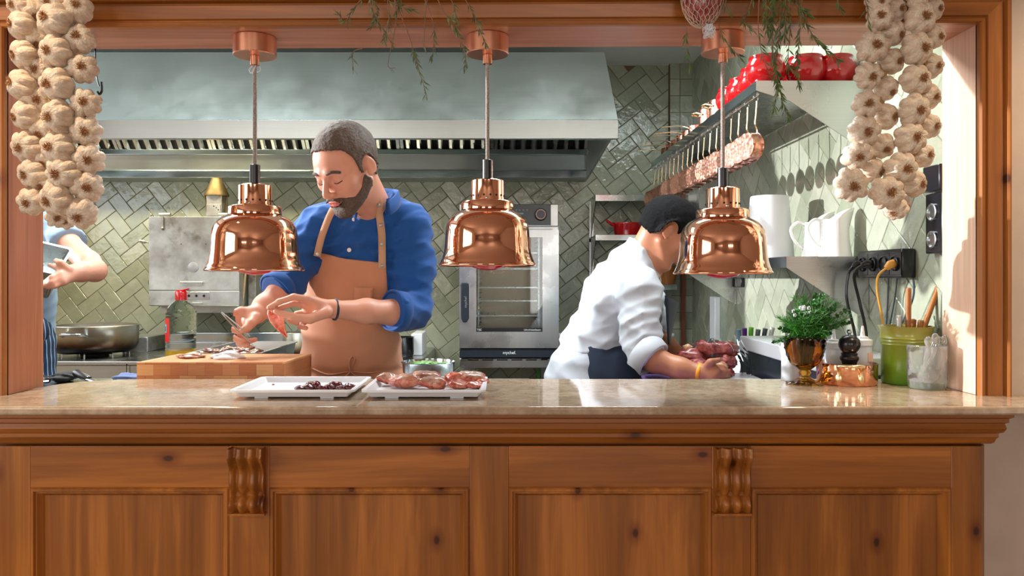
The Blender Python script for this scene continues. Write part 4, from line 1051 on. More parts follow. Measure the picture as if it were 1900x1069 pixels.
def flatpan(root, r=.05, h=.038):
    MB().lathe([(0, 0), (r, 0), (r, h), (r + .002, h + .001), (r - .002, h + .001), (r - .003, .004), (0, .004)], n=36, cap=False).build('pan_body', M['copper_pan'], root, world=False, angle=50)
    MB().tube(smooth_path([(-r, 0, h * .8), (-r - .03, 0, h * 1.0), (-r - .09, 0, h * .9), (-r - .12, 0, h * .8)], 4), .004, 8, flat=.6).build('handle', M['brass'], root, world=False)
fp0 = thing('saucepan', '', 'pan', (0, 0, 0), 'copper pans standing on the upper shelf, handles out'); flatpan(fp0)
for k in range(6):
    o = fp0 if k == 0 else copy_tree(fp0)
    o.location = (.84, 3.33 + k * .115, zS + .0005); o.rotation_euler = (0, 0, random.uniform(-.15, .25))
    o['label'] = 'copper pan standing on the upper shelf, handle jutting over the edge, %s behind the casseroles' % ordn[k].replace('nearest', 'first')
# ================================================================ LOWER SHELF
ls = thing('wall_shelf', 'lower steel shelf on the right wall with white jugs', 'shelf', (1.0, 2.9, CZ - .1))
zS2 = CZ + .064; y2n, y2f = 2.38, 3.72; x2 = .866
MB().box(x2, XR - .008, y2n, y2f, zS2 - .004, zS2).build('shelf_board', M['steel'], ls)
MB().box(x2 - .003, x2 - .0005, y2n, y2f, zS2 - .034, zS2).build('front_lip', M['steel_shiny'], ls)
for y in (y2n - .003, y2f):
    MB().prism([(x2 - .003, zS2), (XR - .008, zS2), (XR - .008, zS2 - .19), (XR - .02, zS2 - .19), (x2 - .003, zS2 - .034)], y, y + .003, 'y').build('end_bracket', M['steel'], ls)
wb = MB().lathe([(.082, 0), (.085, .004), (.066, .222), (.064, .226), (0, .228)], (.955, 2.80, zS2 + .0005), 56).build('white_tub', M['white_plastic'])
tag(wb, 'tall white plastic tub upside down on the lower shelf behind the right lamp', 'tub')
def jug(label, x, y, rz):
    j = thing('white_jug', label, 'jug', (x, y, zS2 + .0005), 'white ceramic jugs on the lower shelf'); h = .125; G = []
    for t in [i / 16 for i in range(17)]:
        row = []; r = .050 - .010 * t + (-.004 * math.sin(t * PI))
        for i in range(36):
            a = 2 * PI * i / 36; sp = max(0, math.cos(a)) ** 6 * max(0, t - .6) / .4
            row.append(((r + .018 * sp) * math.cos(a), (r + .0) * math.sin(a), h * t + .028 * t * t * max(-.3, math.cos(a)) * (1 if t > .5 else 0)))
        G.append(row)
    base = [[(0, 0, 0)] * 36]
    b = MB().grid(base + G, closed_u=True).build('jug_body', M['white_ceramic'], j, world=False); solidify(b, .003)
    MB().tube(smooth_path([(-.036, 0, .108), (-.060, 0, .118), (-.082, 0, .098), (-.078, 0, .07), (-.062, 0, .045), (-.047, 0, .03)], 5), .0048, 10).build('handle', M['white_ceramic'], j, world=False)
    j.rotation_euler = (0, 0, rz); return j
jug('white ceramic jug on the lower shelf, nearer one beside the sockets', 1.040, 2.445, -.10)
jug('white ceramic jug on the lower shelf, further one with its handle to the left', 1.035, 2.575, -.12)
sb = MB().box(.97, XR - .008, 3.86, 4.09, wz(392, 4.0), CZ + .56).build('steel_cabinet', M['steel_v'], bevel=.003)
tag(sb, 'small steel cabinet high on the right wall behind the hanging pans', 'cabinet')
# ================================================================ SOCKETS
def sock_face(parent, y, z, w=.062):
    m = MB(); m.box(1.0725, 1.0745, y - w / 2, y + w / 2, z - w / 2, z + w / 2); m.build('socket_frame', M['black'], parent, bevel=.001)
    MB().lathe([(.021, 0), (.021, .004), (.019, .005), (.018, .001), (0, .001)], n=28, M=Matrix.Translation((1.0722, y, z)) @ Matrix.Rotation(-PI / 2, 4, 'Y')).build('socket_ring', M['black'], parent)
so = thing('socket_bank', 'black bank of four wall sockets beside the lower shelf', 'socket', (1.1, 2.24, wz(512, 2.22)))
zq = wz(490, 2.24)
MB().box(1.075, XR - .0075, 2.105, 2.365, zq - .040, zq + .040).build('socket_box', M['black'], so, bevel=.004)
ys = [2.137 + k * .064 for k in range(4)]
for y in ys: sock_face(so, y, zq)
so2 = thing('socket_strip', 'tall black double socket strip next to the right post of the hatch', 'socket', (1.1, 1.98, wz(470, 1.97)))
z0, z1 = wz(470, 1.97), wz(306, 1.97)
MB().box(1.092, XR - .0075, 1.942, 2.02, z0, z1 - .07).build('socket_box', M['black'], so2, bevel=.003)
MB().box(1.085, XR - .0075, 1.942, 2.02, z1 - .066, z1).build('flap_cover', M['black'], so2, bevel=.003)
for z in (z0 + .035, z0 + .105):
    MB().lathe([(.022, 0), (.022, .004), (.019, .005), (.018, .001), (0, .001)], n=28, M=Matrix.Translation((1.0917, 1.985, z)) @ Matrix.Rotation(-PI / 2, 4, 'Y')).build('socket_ring', M['steel'], so2)
def cable(label, pts, r, mat, plug=None):
    o = thing('power_cable', label, 'cable', tuple(pts[-1]), None)
    MB().tube(smooth_path(pts, 8), r, 8).build('cable', mat, o)
    if plug: MB().tube(plug, [.012, .012, .007], 12).build('plug', mat, o)
    return o
zb2 = CZ - .40
cable('thick black cable plugged into the leftmost socket of the bank', [Vector((1.045, 2.33, zq - .005)), Vector((1.03, 2.33, zq - .03)), Vector((1.025, 2.33, zq - .10)), Vector((1.035, 2.30, zq - .2)), Vector((1.05, 2.28, zb2 + .09))], .0045, M['black'], [Vector((1.070, 2.329, zq)), Vector((1.055, 2.329, zq)), Vector((1.042, 2.33, zq - .006))])
cable('thick black cable hanging from the second socket of the bank', [Vector((1.045, 2.265, zq - .002)), Vector((1.025, 2.28, zq - .03)), Vector((1.045, 2.29, zq - .11)), Vector((1.055, 2.27, zq - .2)), Vector((1.06, 2.26, zb2 + .09))], .0045, M['black'], [Vector((1.070, 2.265, zq)), Vector((1.052, 2.265, zq)), Vector((1.04, 2.268, zq - .004))])
cable('yellow cable hanging from the rightmost socket of the bank', [Vector((1.050, 2.137, zq - .012)), Vector((1.035, 2.155, zq - .035)), Vector((1.045, 2.18, zq - .08)), Vector((1.06, 2.185, zq - .15)), Vector((1.07, 2.20, zq - .22)), Vector((1.08, 2.26, zb2 + .10))], .0033, plain('yellow_cable', srgb(206, 146, 50), .45), [Vector((1.070, 2.137, zq)), Vector((1.058, 2.137, zq - .004)), Vector((1.048, 2.139, zq - .014))])
for k, (y0_, pts) in enumerate(((2.20, [(1.11, 2.20, zq - .041), (1.108, 2.21, zq - .10), (1.105, 2.24, zq - .2), (1.10, 2.27, zb2 + .10)]), (2.24, [(1.11, 2.25, zq - .041), (1.11, 2.255, zq - .12), (1.108, 2.262, zq - .2), (1.10, 2.28, zb2 + .10)]),
                                (2.12, [(1.11, 2.115, zq - .041), (1.112, 2.118, zq - .09), (1.11, 2.16, zq - .15), (1.105, 2.20, zq - .22), (1.10, 2.24, zb2 + .10)]))):
    o = MB().tube(smooth_path(pts, 8), .0022, 6).build('thin_cable', plain('grey_cable_%d' % k, srgb(70, 84, 96), .5))
    tag(o, ['thin grey cable down the right wall, middle one under the sockets', 'thin grey cable down the right wall, left one under the sockets', 'thin grey cable curving down the right wall, right one under the sockets'][k], 'cable')
ws = MB().box(1.098, XR - .006, 3.60, 3.70, CZ - .045, CZ - .002).build('wall_socket', M['black'], bevel=.003)
tag(ws, 'small black wall socket under the lower steel shelf, behind the right lamp', 'socket')
wc = MB().box(1.085, XR - .006, 4.0, 4.10, CZ - .39, CZ - .10).build('white_conduit', M['white_plastic'], bevel=.003)
tag(wc, 'white upright casing in the far right corner by the brown strips', 'casing')
# ================================================================ RIGHT WORKTOP
zT = CZ - .40
wt = thing('worktop', 'steel worktop along the right kitchen wall', 'worktop', (.86, 3.2, 0))
MB().box(.60, XR - .012, 2.12, 4.3, zT - .04, zT).build('worktop_slab', M['steel'], wt, bevel=.003)
MB().box(.63, XR - .02, 2.14, 4.28, .10, zT - .04).build('base_cabinet', M['steel_v'], wt)
MB().box(.66, XR - .03, 2.18, 4.25, 0, .10).build('plinth', M['black_matte'], wt)
ap = thing('warming_unit', 'white topped dark glass appliance along the right wall worktop', 'appliance', (1.0, 2.5, zT))
MB().box(.90, XR - .012, 2.14, 2.95, zT + .001, CZ - .27).build('dark_body', M['dark_panel'], ap, bevel=.003)
MB().box(.895, XR - .012, 2.14, 2.95, CZ - .2695, CZ - .220).build('white_top', M['white_plastic'], ap, bevel=.004)
kb = thing('knife_block', 'clear rack of coloured handled knives behind the wrapped meat', 'knife rack', (1.0, 3.10, zT))
MB().box(.93, 1.06, 3.04, 3.14, zT + .001, CZ - .26).build('rack', M['white_plastic'], kb, bevel=.006)
for k, (c, dx) in enumerate(((srgb(120, 150, 170), 0), (srgb(96, 40, 130), .02), (srgb(110, 190, 60), .042), (srgb(110, 120, 124), .066), (srgb(90, 100, 108), .09), (srgb(240, 244, 246), .115))):
    x = .937 + dx; MB().tube([(x, 3.09, CZ - .262), (x + .004 * k - .008, 3.08, CZ - .205 + .004 * (k % 3))], [.008, .0095], 10).build('knife_handle', plain('knife_handle_%d' % k, c, .35), kb)
pb = MB().box(.50, .888, 2.46, 2.83, CZ - .365, CZ - .349).build('purple_board', plain('purple_plastic', srgb(132, 104, 168), .4), bevel=.004)
tag(pb, 'purple plastic chopping board under the wrapped meat', 'chopping board')
bs = MB().box(.63, .885, 2.5, 2.78, zT + .001, CZ - .3655).build('board_box', M['white_plastic'], bevel=.004)
tag(bs, 'pale plastic crate under the purple chopping board', 'crate')
# ================================================================ INNER WORKTOP AND CHOPPING BOARD
iw = thing('inner_worktop', 'low steel worktop just behind the marble bar', 'worktop', (-.8, 2.2, 0))
MB().box(-1.62, .08, 2.0, 2.34, zW - .03, zW).build('worktop_slab', M['steel'], iw, bevel=.002)
for x in (-1.58, -.8, .02): MB().box(x, x + .04, 2.02, 2.30, 0, zW - .03).build('leg', M['steel'], iw)
def blockwood():
    t = NT('butcher_block'); tc = t.n('ShaderNodeTexCoord'); mp = t.n('ShaderNodeMapping'); mp.inputs['Rotation'].default_value = (PI / 2, 0, 0); t.l(tc.outputs['Object'], mp.inputs[0])
    br = t.n('ShaderNodeTexBrick'); br.inputs['Scale'].default_value = 1; br.inputs['Brick Width'].default_value = .047; br.inputs['Row Height'].default_value = .031; br.inputs['Mortar Size'].default_value = .0004
    br.inputs['Color1'].default_value = srgb(226, 168, 112); br.inputs['Color2'].default_value = srgb(190, 112, 62); br.inputs['Mortar'].default_value = srgb(140, 84, 48); t.l(mp.outputs[0], br.inputs[0])
    f = t.noise(t.coord((3, 3, 40)), 8, 4); t.set(Base_Color=t.mix(.5, br.outputs[0], t.ramp(f, [(.3, (.75, .7, .66, 1)), (.7, (1.05, 1.03, 1.0, 1))]), 'MULTIPLY'), Roughness=.5); return t.m
zB = CZ - .233
m = MB().prism([(-1.008, 2.15), (-.602, 2.15), (-.584, 2.385), (-.99, 2.385)], zW + .0005, zB)
cb = m.build('chopping_board', blockwood(), bevel=.002); tag(cb, 'thick end grain wooden chopping block in front of the man in blue', 'chopping board')
def crumple(name, label, cat, c, r, mat, seed, flat=.4, group=None):
    ph = [random.Random(seed).uniform(0, 6) for _ in range(6)]
    f = lambda d: 1 + .16 * math.sin(d.x * 5 + ph[0]) + .13 * math.sin(d.y * 7 + d.z * 4 + ph[1]) + .1 * abs(math.sin(d.x * 11 + d.y * 6 + ph[2]))
    o = MB().ell(c, (r[0], r[1], r[2]), 40, 24, disp=f).build(name, mat, smooth='all'); return tag(o, label, cat, group)
crumple('paper_lump', 'crumpled white damp paper on the wooden chopping block', 'paper', W(423, 663, 2.25), (.043, .035, .015), M['white_plastic'], 3)
crumple('meat_scrap', 'greyish pink scrap of skin on the wooden block, left of the white paper', 'meat', W(355, 661, 2.27), (.036, .03, .009), M['meat_skin'], 4)
# knives and cloth at the left end
def knife(label, p0, p1, blade_to, hm):
    k = thing('kitchen_knife', label, 'knife', tuple(p0)); 
    MB().tube([p0, p0.lerp(p1, .1), p0.lerp(p1, .9), p1], [.010, .013, .011, .009], 12, flat=.8).build('knife_handle', hm, k)
    MB().tube([p1, p1.lerp(blade_to, .25), blade_to], [.010, .012, .002], 10, flat=.35).build('blade', M['steel_shiny'], k)
    return k
zk = zW + .014
knife('kitchen knife with fat black handle lying on the low worktop at the left', Vector((-1.225, 2.24, zW + .030)), Vector((-1.165, 2.20, zW + .016)), Vector((-1.06, 2.13, zW + .006)), M['black'])
knife('kitchen knife with dark handle lying half hidden at the left post', Vector((-1.315, 2.22, zW + .018)), Vector((-1.27, 2.18, zW + .014)), Vector((-1.36, 2.08, zW + .006)), M['black'])
crumple('folded_cloth', 'blue folded kitchen cloth beside the left end of the chopping block', 'cloth', Vector((-1.065, 2.24, zW + .014)), (.045, .05, .012), cloth('blue_cloth', srgb(90, 110, 160)), 5)
crumple('black_glove', 'crumpled black glove on the worktop against the left post', 'glove', Vector((-1.27, 2.26, zW + .014)), (.035, .04, .012), M['black_matte'], 8)
# steel bowl of salad
bw = thing('steel_bowl', 'round shiny steel mixing bowl of green leaves behind the meat tray', 'bowl', (-.212, 2.225, zW))
MB().lathe([(0, zW + .0005), (.045, zW + .0005), (.062, zW + .012), (.072, zW + .035), (.0745, zW + .060), (.078, zW + .062), (.0745, zW + .0635), (.070, zW + .036), (.058, zW + .014), (0, zW + .004)], (-.212, 2.225, 0), 56, cap=False).build('bowl_body', M['steel_shiny'], bw, angle=60)
mb = MB(); rn = random.Random(4)
for k in range(60):
    a = rn.uniform(0, 6.28); r = rn.uniform(0, .055); p = Vector((-.212 + r * math.cos(a), 2.225 + r * math.sin(a), zW + .045))
    mb.ell(p + Vector((0, 0, rn.uniform(0, .01))), (.014, .014, .003), 8, 4, M=ellR((rn.uniform(-.8, .8), rn.uniform(-.8, .8), 0)))
so_ = mb.build('green_leaves', plain('pale_green_leaf', srgb(140, 190, 110), .4)); tag(so_, 'pale green leaves heaped in the steel bowl', 'leaves', kind='stuff')
# ================================================================ WHITE TRAYS WITH RAW MEAT
for x0, x1, lab in ((-.606, -.329, 'white plastic tray holding a few dark giblets, the left one'), (-.314, -.038, 'white plastic tray heaped with raw bird breasts, the right one')):
    t = tray_mesh(x0, x1, 1.725, 1.968, ZCT + .0045, .017, .010, .014, .003, .008)
    t.box(x0 + .05, x0 + .08, 1.75, 1.76, ZCT + .0003, ZCT + .0045); t.box(x1 - .08, x1 - .05, 1.75, 1.76, ZCT + .0003, ZCT + .0045)
    t.box(x0 + .05, x0 + .08, 1.93, 1.94, ZCT + .0003, ZCT + .0045); t.box(x1 - .08, x1 - .05, 1.93, 1.94, ZCT + .0003, ZCT + .0045)
    o = t.build('meat_tray', M['white_plastic']); tag(o, lab, 'tray', 'white trays on the bar')
zt_ = ZCT + .0085
def breast(label, px, D, s, rz, skin, tilt=.15, dz=0):
    ph = [random.uniform(0, 6) for _ in range(4)]; x = wx(px, D); m = MB()
    f = lambda d: (1 + .10 * math.sin(d.x * 4 + ph[0]) + .08 * math.sin(d.y * 6 + ph[1]) + .05 * math.sin(d.x * 13 + d.z * 9 + ph[2])) * (1 - .28 * max(0, d.x) ** 2)
    Rm = ellR((0, 0, rz)) @ ellR((tilt, tilt * .5, 0)); c = Vector((x, D, zt_ + s * .36 + dz))
    o = thing('bird_breast', label, 'meat', (x, D, zt_), 'raw bird breasts on the right tray')
    m.ell(c, (s * 1.15, s * .80, s * .38), 32, 18, M=Rm, disp=f); m.build('flesh', M['meat'], o, smooth='all')
    if skin:
        m = MB(); ctr = c + Rm @ Vector((-.05 * s, 0, s * .10)); m.ell(ctr, (s * 1.02, s * .74, s * .34), 32, 18, M=Rm, disp=f); m.build('skin', M['meat_skin'], o, smooth='all')
    return o
for px, D, s, rz, sk, lab, dz in ((722, 1.90, .030, .4, 1, 'grey skinned breast at the back left of the heap', .006), (748, 1.85, .040, 2.7, 1, 'breast with dark red meat edge and pointed tip, front left of the heap', .002), (795, 1.91, .034, .2, 1, 'skinned breast at the back, second from the left', .006),
                             (806, 1.84, .034, .1, 1, 'grey skinned breast in the front middle of the heap', .002), (846, 1.90, .034, 2.9, 0, 'reddish piece at the back of the heap, right of centre', .006), (849, 1.83, .030, 1.2, 0, 'orange red ragged piece at the front right', .001),
                             (878, 1.90, .033, .3, 1, 'pale pink breast on top at the right back of the heap', .008), (882, 1.84, .024, .8, 0, 'small ragged pink piece at the front right corner', .001), (897, 1.88, .018, .8, 0, 'small red scrap at the right rim of the tray', .006)):
    breast('raw ' + lab, px, D, s, rz, sk, dz=dz)
for k, (px, D, s, lab) in enumerate(((556, 1.80, .0085, 'leftmost'), (571, 1.81, .010, 'second from left'), (581, 1.825, .013, 'largest, glossy, third from left'), (598, 1.80, .0085, 'fourth from left'), (611, 1.815, .010, 'middle of the right cluster'), (622, 1.83, .012, 'tallest of the right cluster'), (633, 1.80, .009, 'second from right'), (648, 1.81, .011, 'rightmost'))):
    ph = random.uniform(0, 6); x = wx(px, D)
    o = MB().ell((x, D, zt_ + s * .75), (s * 1.35, s * 1.1, s * .8), 20, 12, disp=lambda d: 1 + .12 * math.sin(d.x * 5 + ph) + .08 * math.sin(d.y * 8 + ph)).build('giblet', M['liver'], smooth='all')
    tag(o, 'dark red shiny giblet on the left white tray, ' + lab, 'giblet', 'giblets on the left tray')
o = MB().ell((wx(507, 1.9), 1.9, zt_ + .002), (.004, .003, .002), 8, 6).build('meat_crumb', M['meat']); tag(o, 'tiny orange crumb of meat alone on the left white tray', 'meat')
# ================================================================ RIGHT END OF THE BAR
# amber goblet with herbs
gob = thing('amber_goblet', 'amber pressed glass goblet filled with fresh green herbs', 'goblet', (wx(1493, 1.985), 1.985, ZCT))
gx_, gy_ = wx(1493, 1.985), 1.985; z0 = ZCT + .0005
amber = glassy('amber_glass', (0.62, 0.30, 0.03, 1), .05, 1.45)
f8 = lambda a, k: 1 + (.05 * math.cos(10 * a + (k % 2) * PI) if 9 <= k <= 17 else (.05 * math.cos(10 * a) if k < 4 else 0))
MB().lathe([(0, z0), (.044, z0), (.046, z0 + .003), (.030, z0 + .008), (.014, z0 + .016), (.010, z0 + .022), (.016, z0 + .028), (.012, z0 + .034), (.022, z0 + .042), (.034, z0 + .052), (.040, z0 + .062), (.0435, z0 + .072), (.046, z0 + .082), (.048, z0 + .090), (.0495, z0 + .098), (.0505, z0 + .106), (.051, z0 + .112), (.0515, z0 + .117), (.051, z0 + .119), (.0485, z0 + .118), (.044, z0 + .085), (.034, z0 + .058), (.018, z0 + .044), (0, z0 + .041)], (gx_, gy_, 0), 60, cap=False, rmod=f8).build('goblet_body', amber, gob, smooth='all')
hb = thing('herb_bouquet', 'bouquet of dill and parsley standing in the amber goblet', 'herbs', (gx_, gy_, z0 + .05))
rn = random.Random(21); random.seed(21)
st = MB(); lf = MB(); lf2 = MB()
for k in range(95):
    a = rn.uniform(0, 6.28); sp = rn.uniform(.0, 1.0) ** .7; hgt = rn.uniform(.10, .185)
    lean = Vector((math.cos(a) * sp * .085 + rn.uniform(0, .05) * (1 if hgt > .13 else -.2), math.sin(a) * sp * .07, hgt * (1 - .35 * sp)))
    p0 = Vector((gx_ + rn.uniform(-.015, .015), gy_ + rn.uniform(-.015, .015), z0 + .05)); p2 = p0 + lean; p1 = p0.lerp(p2, .5) + Vector((0, 0, .02)); p1.x = gx_ + (p1.x - gx_) * .7; p1.y = gy_ + (p1.y - gy_) * .7
    if p2.x < gx_ - .05: p2.z -= .03
    P = smooth_path([p0, p1, p2], 7); st.tube(P, .0009, 4)
    flat = rn.random() < .35
    for i in range(5, len(P)):
        tg = (P[i] - P[i - 1]).normalized()
        for q in range(5 if flat else 9):
            d = (tg * rn.uniform(.3, 1.2) + Vector((rn.uniform(-1, 1), rn.uniform(-1, 1), rn.uniform(-.5, .8)))).normalized()
            if flat: leaf(lf2, P[i], d, rn.uniform(.008, .014), .0042)
            else: leaf(lf, P[i], d, rn.uniform(.014, .028), .0008)
st.build('stems', plain('green_stem', srgb(80, 130, 50), .5), hb); lf.build('dill_fronds', M['leaf_bright'], hb, smooth=False); lf2.build('parsley_leaves', plain('parsley_leaf', srgb(40, 96, 30), .4, var=.4), hb, smooth=False)
fl = MB()
for k in range(14):
    c = Vector((gx_ - .022 + rn.uniform(-.02, .03), gy_ - .02 + rn.uniform(-.02, .02), z0 + .185 + rn.uniform(-.012, .012)))
    for q in range(5): fl.ell(c + Vector((.003 * math.cos(q * 1.26), 0, .003 * math.sin(q * 1.26))), .0022, 6, 4)
fl.build('white_flowers', M['white_plastic'], hb)
st = MB()
for k in range(30):
    a = rn.uniform(0, 6.28); r = rn.uniform(0, .022); st.tube([(gx_ + r * math.cos(a) * .6, gy_ + r * math.sin(a) * .6, z0 + .048), (gx_ + r * math.cos(a + .5) * 1.5, gy_ + r * math.sin(a + .5) * 1.5, z0 + .115)], .0014, 5)
st.build('stems_in_glass', M['leaf'], hb)
# copper pan with condiments
zc0 = ZCT + .0005; cxp, cyp = wx(1571, 2.0), 2.0
cpan = thing('copper_dish', 'low round copper dish with brass loop handles carrying mill and bottles', 'dish', (cxp, cyp, ZCT))
MB().lathe([(0, zc0), (.070, zc0), (.0725, zc0 + .003), (.073, zc0 + .051), (.0755, zc0 + .053), (.071, zc0 + .053), (.0705, zc0 + .005), (0, zc0 + .004)], (cxp, cyp, 0), 64, cap=False).build('dish_body', M['copper'], cpan, angle=50)
def disc_handle(ang):
    c = Vector((cxp, cyp, 0)); m = MB(); pts = []
    for t, o, dz in ((-.36, .001, .024), (-.34, .004, .040), (-.30, .022, .052), (0, .028, .053), (.30, .022, .052), (.34, .004, .040), (.36, .001, .024)):
        a = ang + t; pts.append(c + Vector(((.074 + o) * math.cos(a), (.074 + o) * math.sin(a), zc0 + dz)))
    m.tube(smooth_path(pts, 6), .0042, 10)
    for t in (-.36, .36):
        a = ang + t; m.ell(c + Vector((.0745 * math.cos(a), .0745 * math.sin(a), zc0 + .020)), (.008, .003, .012), 12, 8, M=Matrix.Rotation(a + PI / 2, 3, 'Z'))
    m.build('handle', M['brass'], cpan)
disc_handle(-PI / 2 - .30); disc_handle(PI / 2 - .30)
mx, my = wx(1576, 1.965), 1.965; zi = zc0 + .0045
mil = thing('pepper_mill', 'glossy black turned pepper mill with steel knob in the copper dish', 'pepper mill', (mx, my, zi))
MB().lathe([(0, 0), (.026, 0), (.027, .008), (.024, .016), (.0185, .028), (.0165, .045), (.019, .055), (.0225, .060), (.0225, .066), (.0185, .070), (.020, .074)], (mx, my, zi), 44, cap=False).build('mill_base', M['black'], mil)
MB().lathe([(.020, .0745), (.0165, .078), (.021, .083), (.0255, .092), (.0262, .100), (.0235, .110), (.016, .118), (.007, .121), (0, .121)], (mx, my, zi), 44, cap=False).build('mill_head', M['black'], mil)
MB().lathe([(.004, .1205), (.004, .124), (.0062, .127), (.0065, .131), (.004, .135), (0, .136)], (mx, my, zi), 24, cap=False).build('knob', M['steel_shiny'], mil)
trl = NT('translucent_plastic'); trl.set(Base_Color=srgb(222, 228, 232), Roughness=.35, Transmission_Weight=.35, IOR=1.2); trl = trl.m
def squeeze(label, x, y, z, r, h, content, tip=.026):
    b = thing('squeeze_bottle', label, 'bottle', (x, y, z), 'squeeze bottles at the end of the bar')
    MB().lathe([(0, 0), (r, 0), (r * 1.02, .004), (r * 1.0, h * .4), (r * .97, h - .006), (r * .9, h)], (x, y, z), 36).build('bottle_body', trl, b)
    MB().lathe([(r * 1.02, h + .0005), (r * 1.02, h + .014), (r * .6, h + .018), (r * .58, h + .022), (.006, h + .024), (.0028, h + .024 + tip), (0, h + .024 + tip)], (x, y, z), 36, rmod=lambda a, k: 1 + (.02 * math.cos(24 * a) if k < 2 else 0)).build('nozzle_cap', trl if content is None else M['white_plastic'], b)
    if content: MB().box(x + .003, x + .016, y - r - .0008, y - r * .93, z + h * .55, z + h * .8).build('paper_label', plain('peach_label', srgb(226, 190, 170), .6), b)
    return b
squeeze('clear squeeze bottle with white ribbed cap, right of the pepper mill', wx(1600.5, 2.028), 2.028, zi, .0235, .090, 1)
squeeze('cloudy squeeze bottle in the copper dish, left of the pepper mill', wx(1548, 2.02), 2.024, zi, .0235, .083, None)
squeeze('pale squeeze bottle standing behind the amber goblet', wx(1466, 2.055), 2.056, ZCT + .0005, .022, .085, None)
# green crock with utensils
def crockmat():
    t = NT('green_gradient_glaze'); tc = t.n('ShaderNodeTexCoord'); sp = t.n('ShaderNodeSeparateXYZ'); t.l(tc.outputs['Generated'], sp.inputs[0])
    t.set(Base_Color=t.ramp(sp.outputs['Z'], [(.0, srgb(84, 140, 24)), (.45, srgb(122, 152, 34)), (.95, srgb(156, 150, 66))]), Roughness=.3, Coat_Weight=.3); return t.m
ux, uy = wx(1681, 2.0), 2.0
MB_ = [(0, 0), (.056, 0), (.058, .003), (.0585, .05), (.059, .098), (.0615, .100), (.0595, .103), (.0595, .106), (.062, .108), (.0595, .111), (.0595, .114), (.0625, .116), (.060, .119), (.061, .130), (.064, .143), (.0665, .1465), (.063, .1465), (.058, .128), (.055, .01), (0, .006)]
cro = MB().lathe(MB_, (ux, uy, ZCT + .0005), 64, cap=False).build('utensil_crock', crockmat(), angle=60); tag(cro, 'green glazed ceramic crock full of wooden utensils at the right post', 'crock')
def stick(label, name, cat, x0, p1, r, mat, dx0=0, D0_=2.0):
    a = Vector((ux + dx0, uy, ZCT + .010)); b = W(p1[0], p1[1], D0_); o = MB().tube([a, a.lerp(b, .5), b - (b - a).normalized() * .002, b], [r, r, r, r * .6], 14).build(name, mat); tag(o, label, cat); return o
stick('wooden spoon handle standing upright in the green crock', 'wooden_spoon', 'spoon', 0, (1686, 534), .0068, M['wood_v'], .004, 1.99)
stick('wooden spoon handle leaning right in the green crock', 'wooden_spoon', 'spoon', 0, (1743, 530), .0066, M['wood_v'], -.002, 2.01)
stick('short dark knife handle in the green crock, leftmost', 'steel_knife', 'knife', 0, (1668, 585), .0072, M['steel_old'], -.012, 2.0)
stick('short brown wooden handle in the green crock, between the spoons', 'wooden_knife', 'knife', 0, (1694, 592), .0085, M['wood_panel'], .010, 2.015)
stick('second short brown handle in the green crock, beside the leaning spoon', 'wooden_knife', 'knife', 0, (1709, 594), .0075, M['wood_panel'], .018, 1.98)
stick('thin brown stick in the green crock, behind the leaning spoon', 'wooden_stick', 'stick', 0, (1719, 584), .004, M['wood_v'], .010, 2.02)
# cut glass tumbler with glass stirrers
tx, ty = wx(1720, 1.905), 1.905; cg = glassy('cut_glass', (.97, .98, .97, 1), .06, 1.35, .88)
fc = lambda a, k: 1 + (.045 * math.cos(16 * a + k * 1.57) if 2 < k < 9 else 0)
MBg = [(0, 0), (.038, 0), (.0415, .004), (.042, .014), (.0425, .024), (.0428, .034), (.043, .044), (.0433, .054), (.0436, .064), (.044, .074), (.0444, .085), (.0448, .103), (.0440, .106), (.0425, .104), (.041, .080), (.039, .018), (0, .014)]
tm = MB().lathe(MBg, (tx, ty, ZCT + .0005), 72, cap=False, rmod=fc).build('glass_tumbler', cg, smooth='all'); tag(tm, 'cut glass tumbler holding glass stirrers in front of the green crock', 'tumbler')
for k, (qx, qy, bx_) in enumerate(((1722, 634, -.02), (1735, 628, -.024), (1741, 633, -.014), (1752, 632, -.018))):
    a = Vector((tx + bx_, ty + .004 * (k - 1.5), ZCT + .020)); b = W(qx, qy, 1.90 + .008 * (k - 1)); m = MB(); m.tube([a, b], .0028, 8); m.ell(b, (.0085, .0085, .013), 14, 10)
    o = m.build('glass_stirrer', cg); tag(o, 'twisted glass stirrer in the tumbler, %s' % ['leftmost', 'second from left', 'third from left', 'rightmost'][k], 'stirrer', 'glass stirrers')
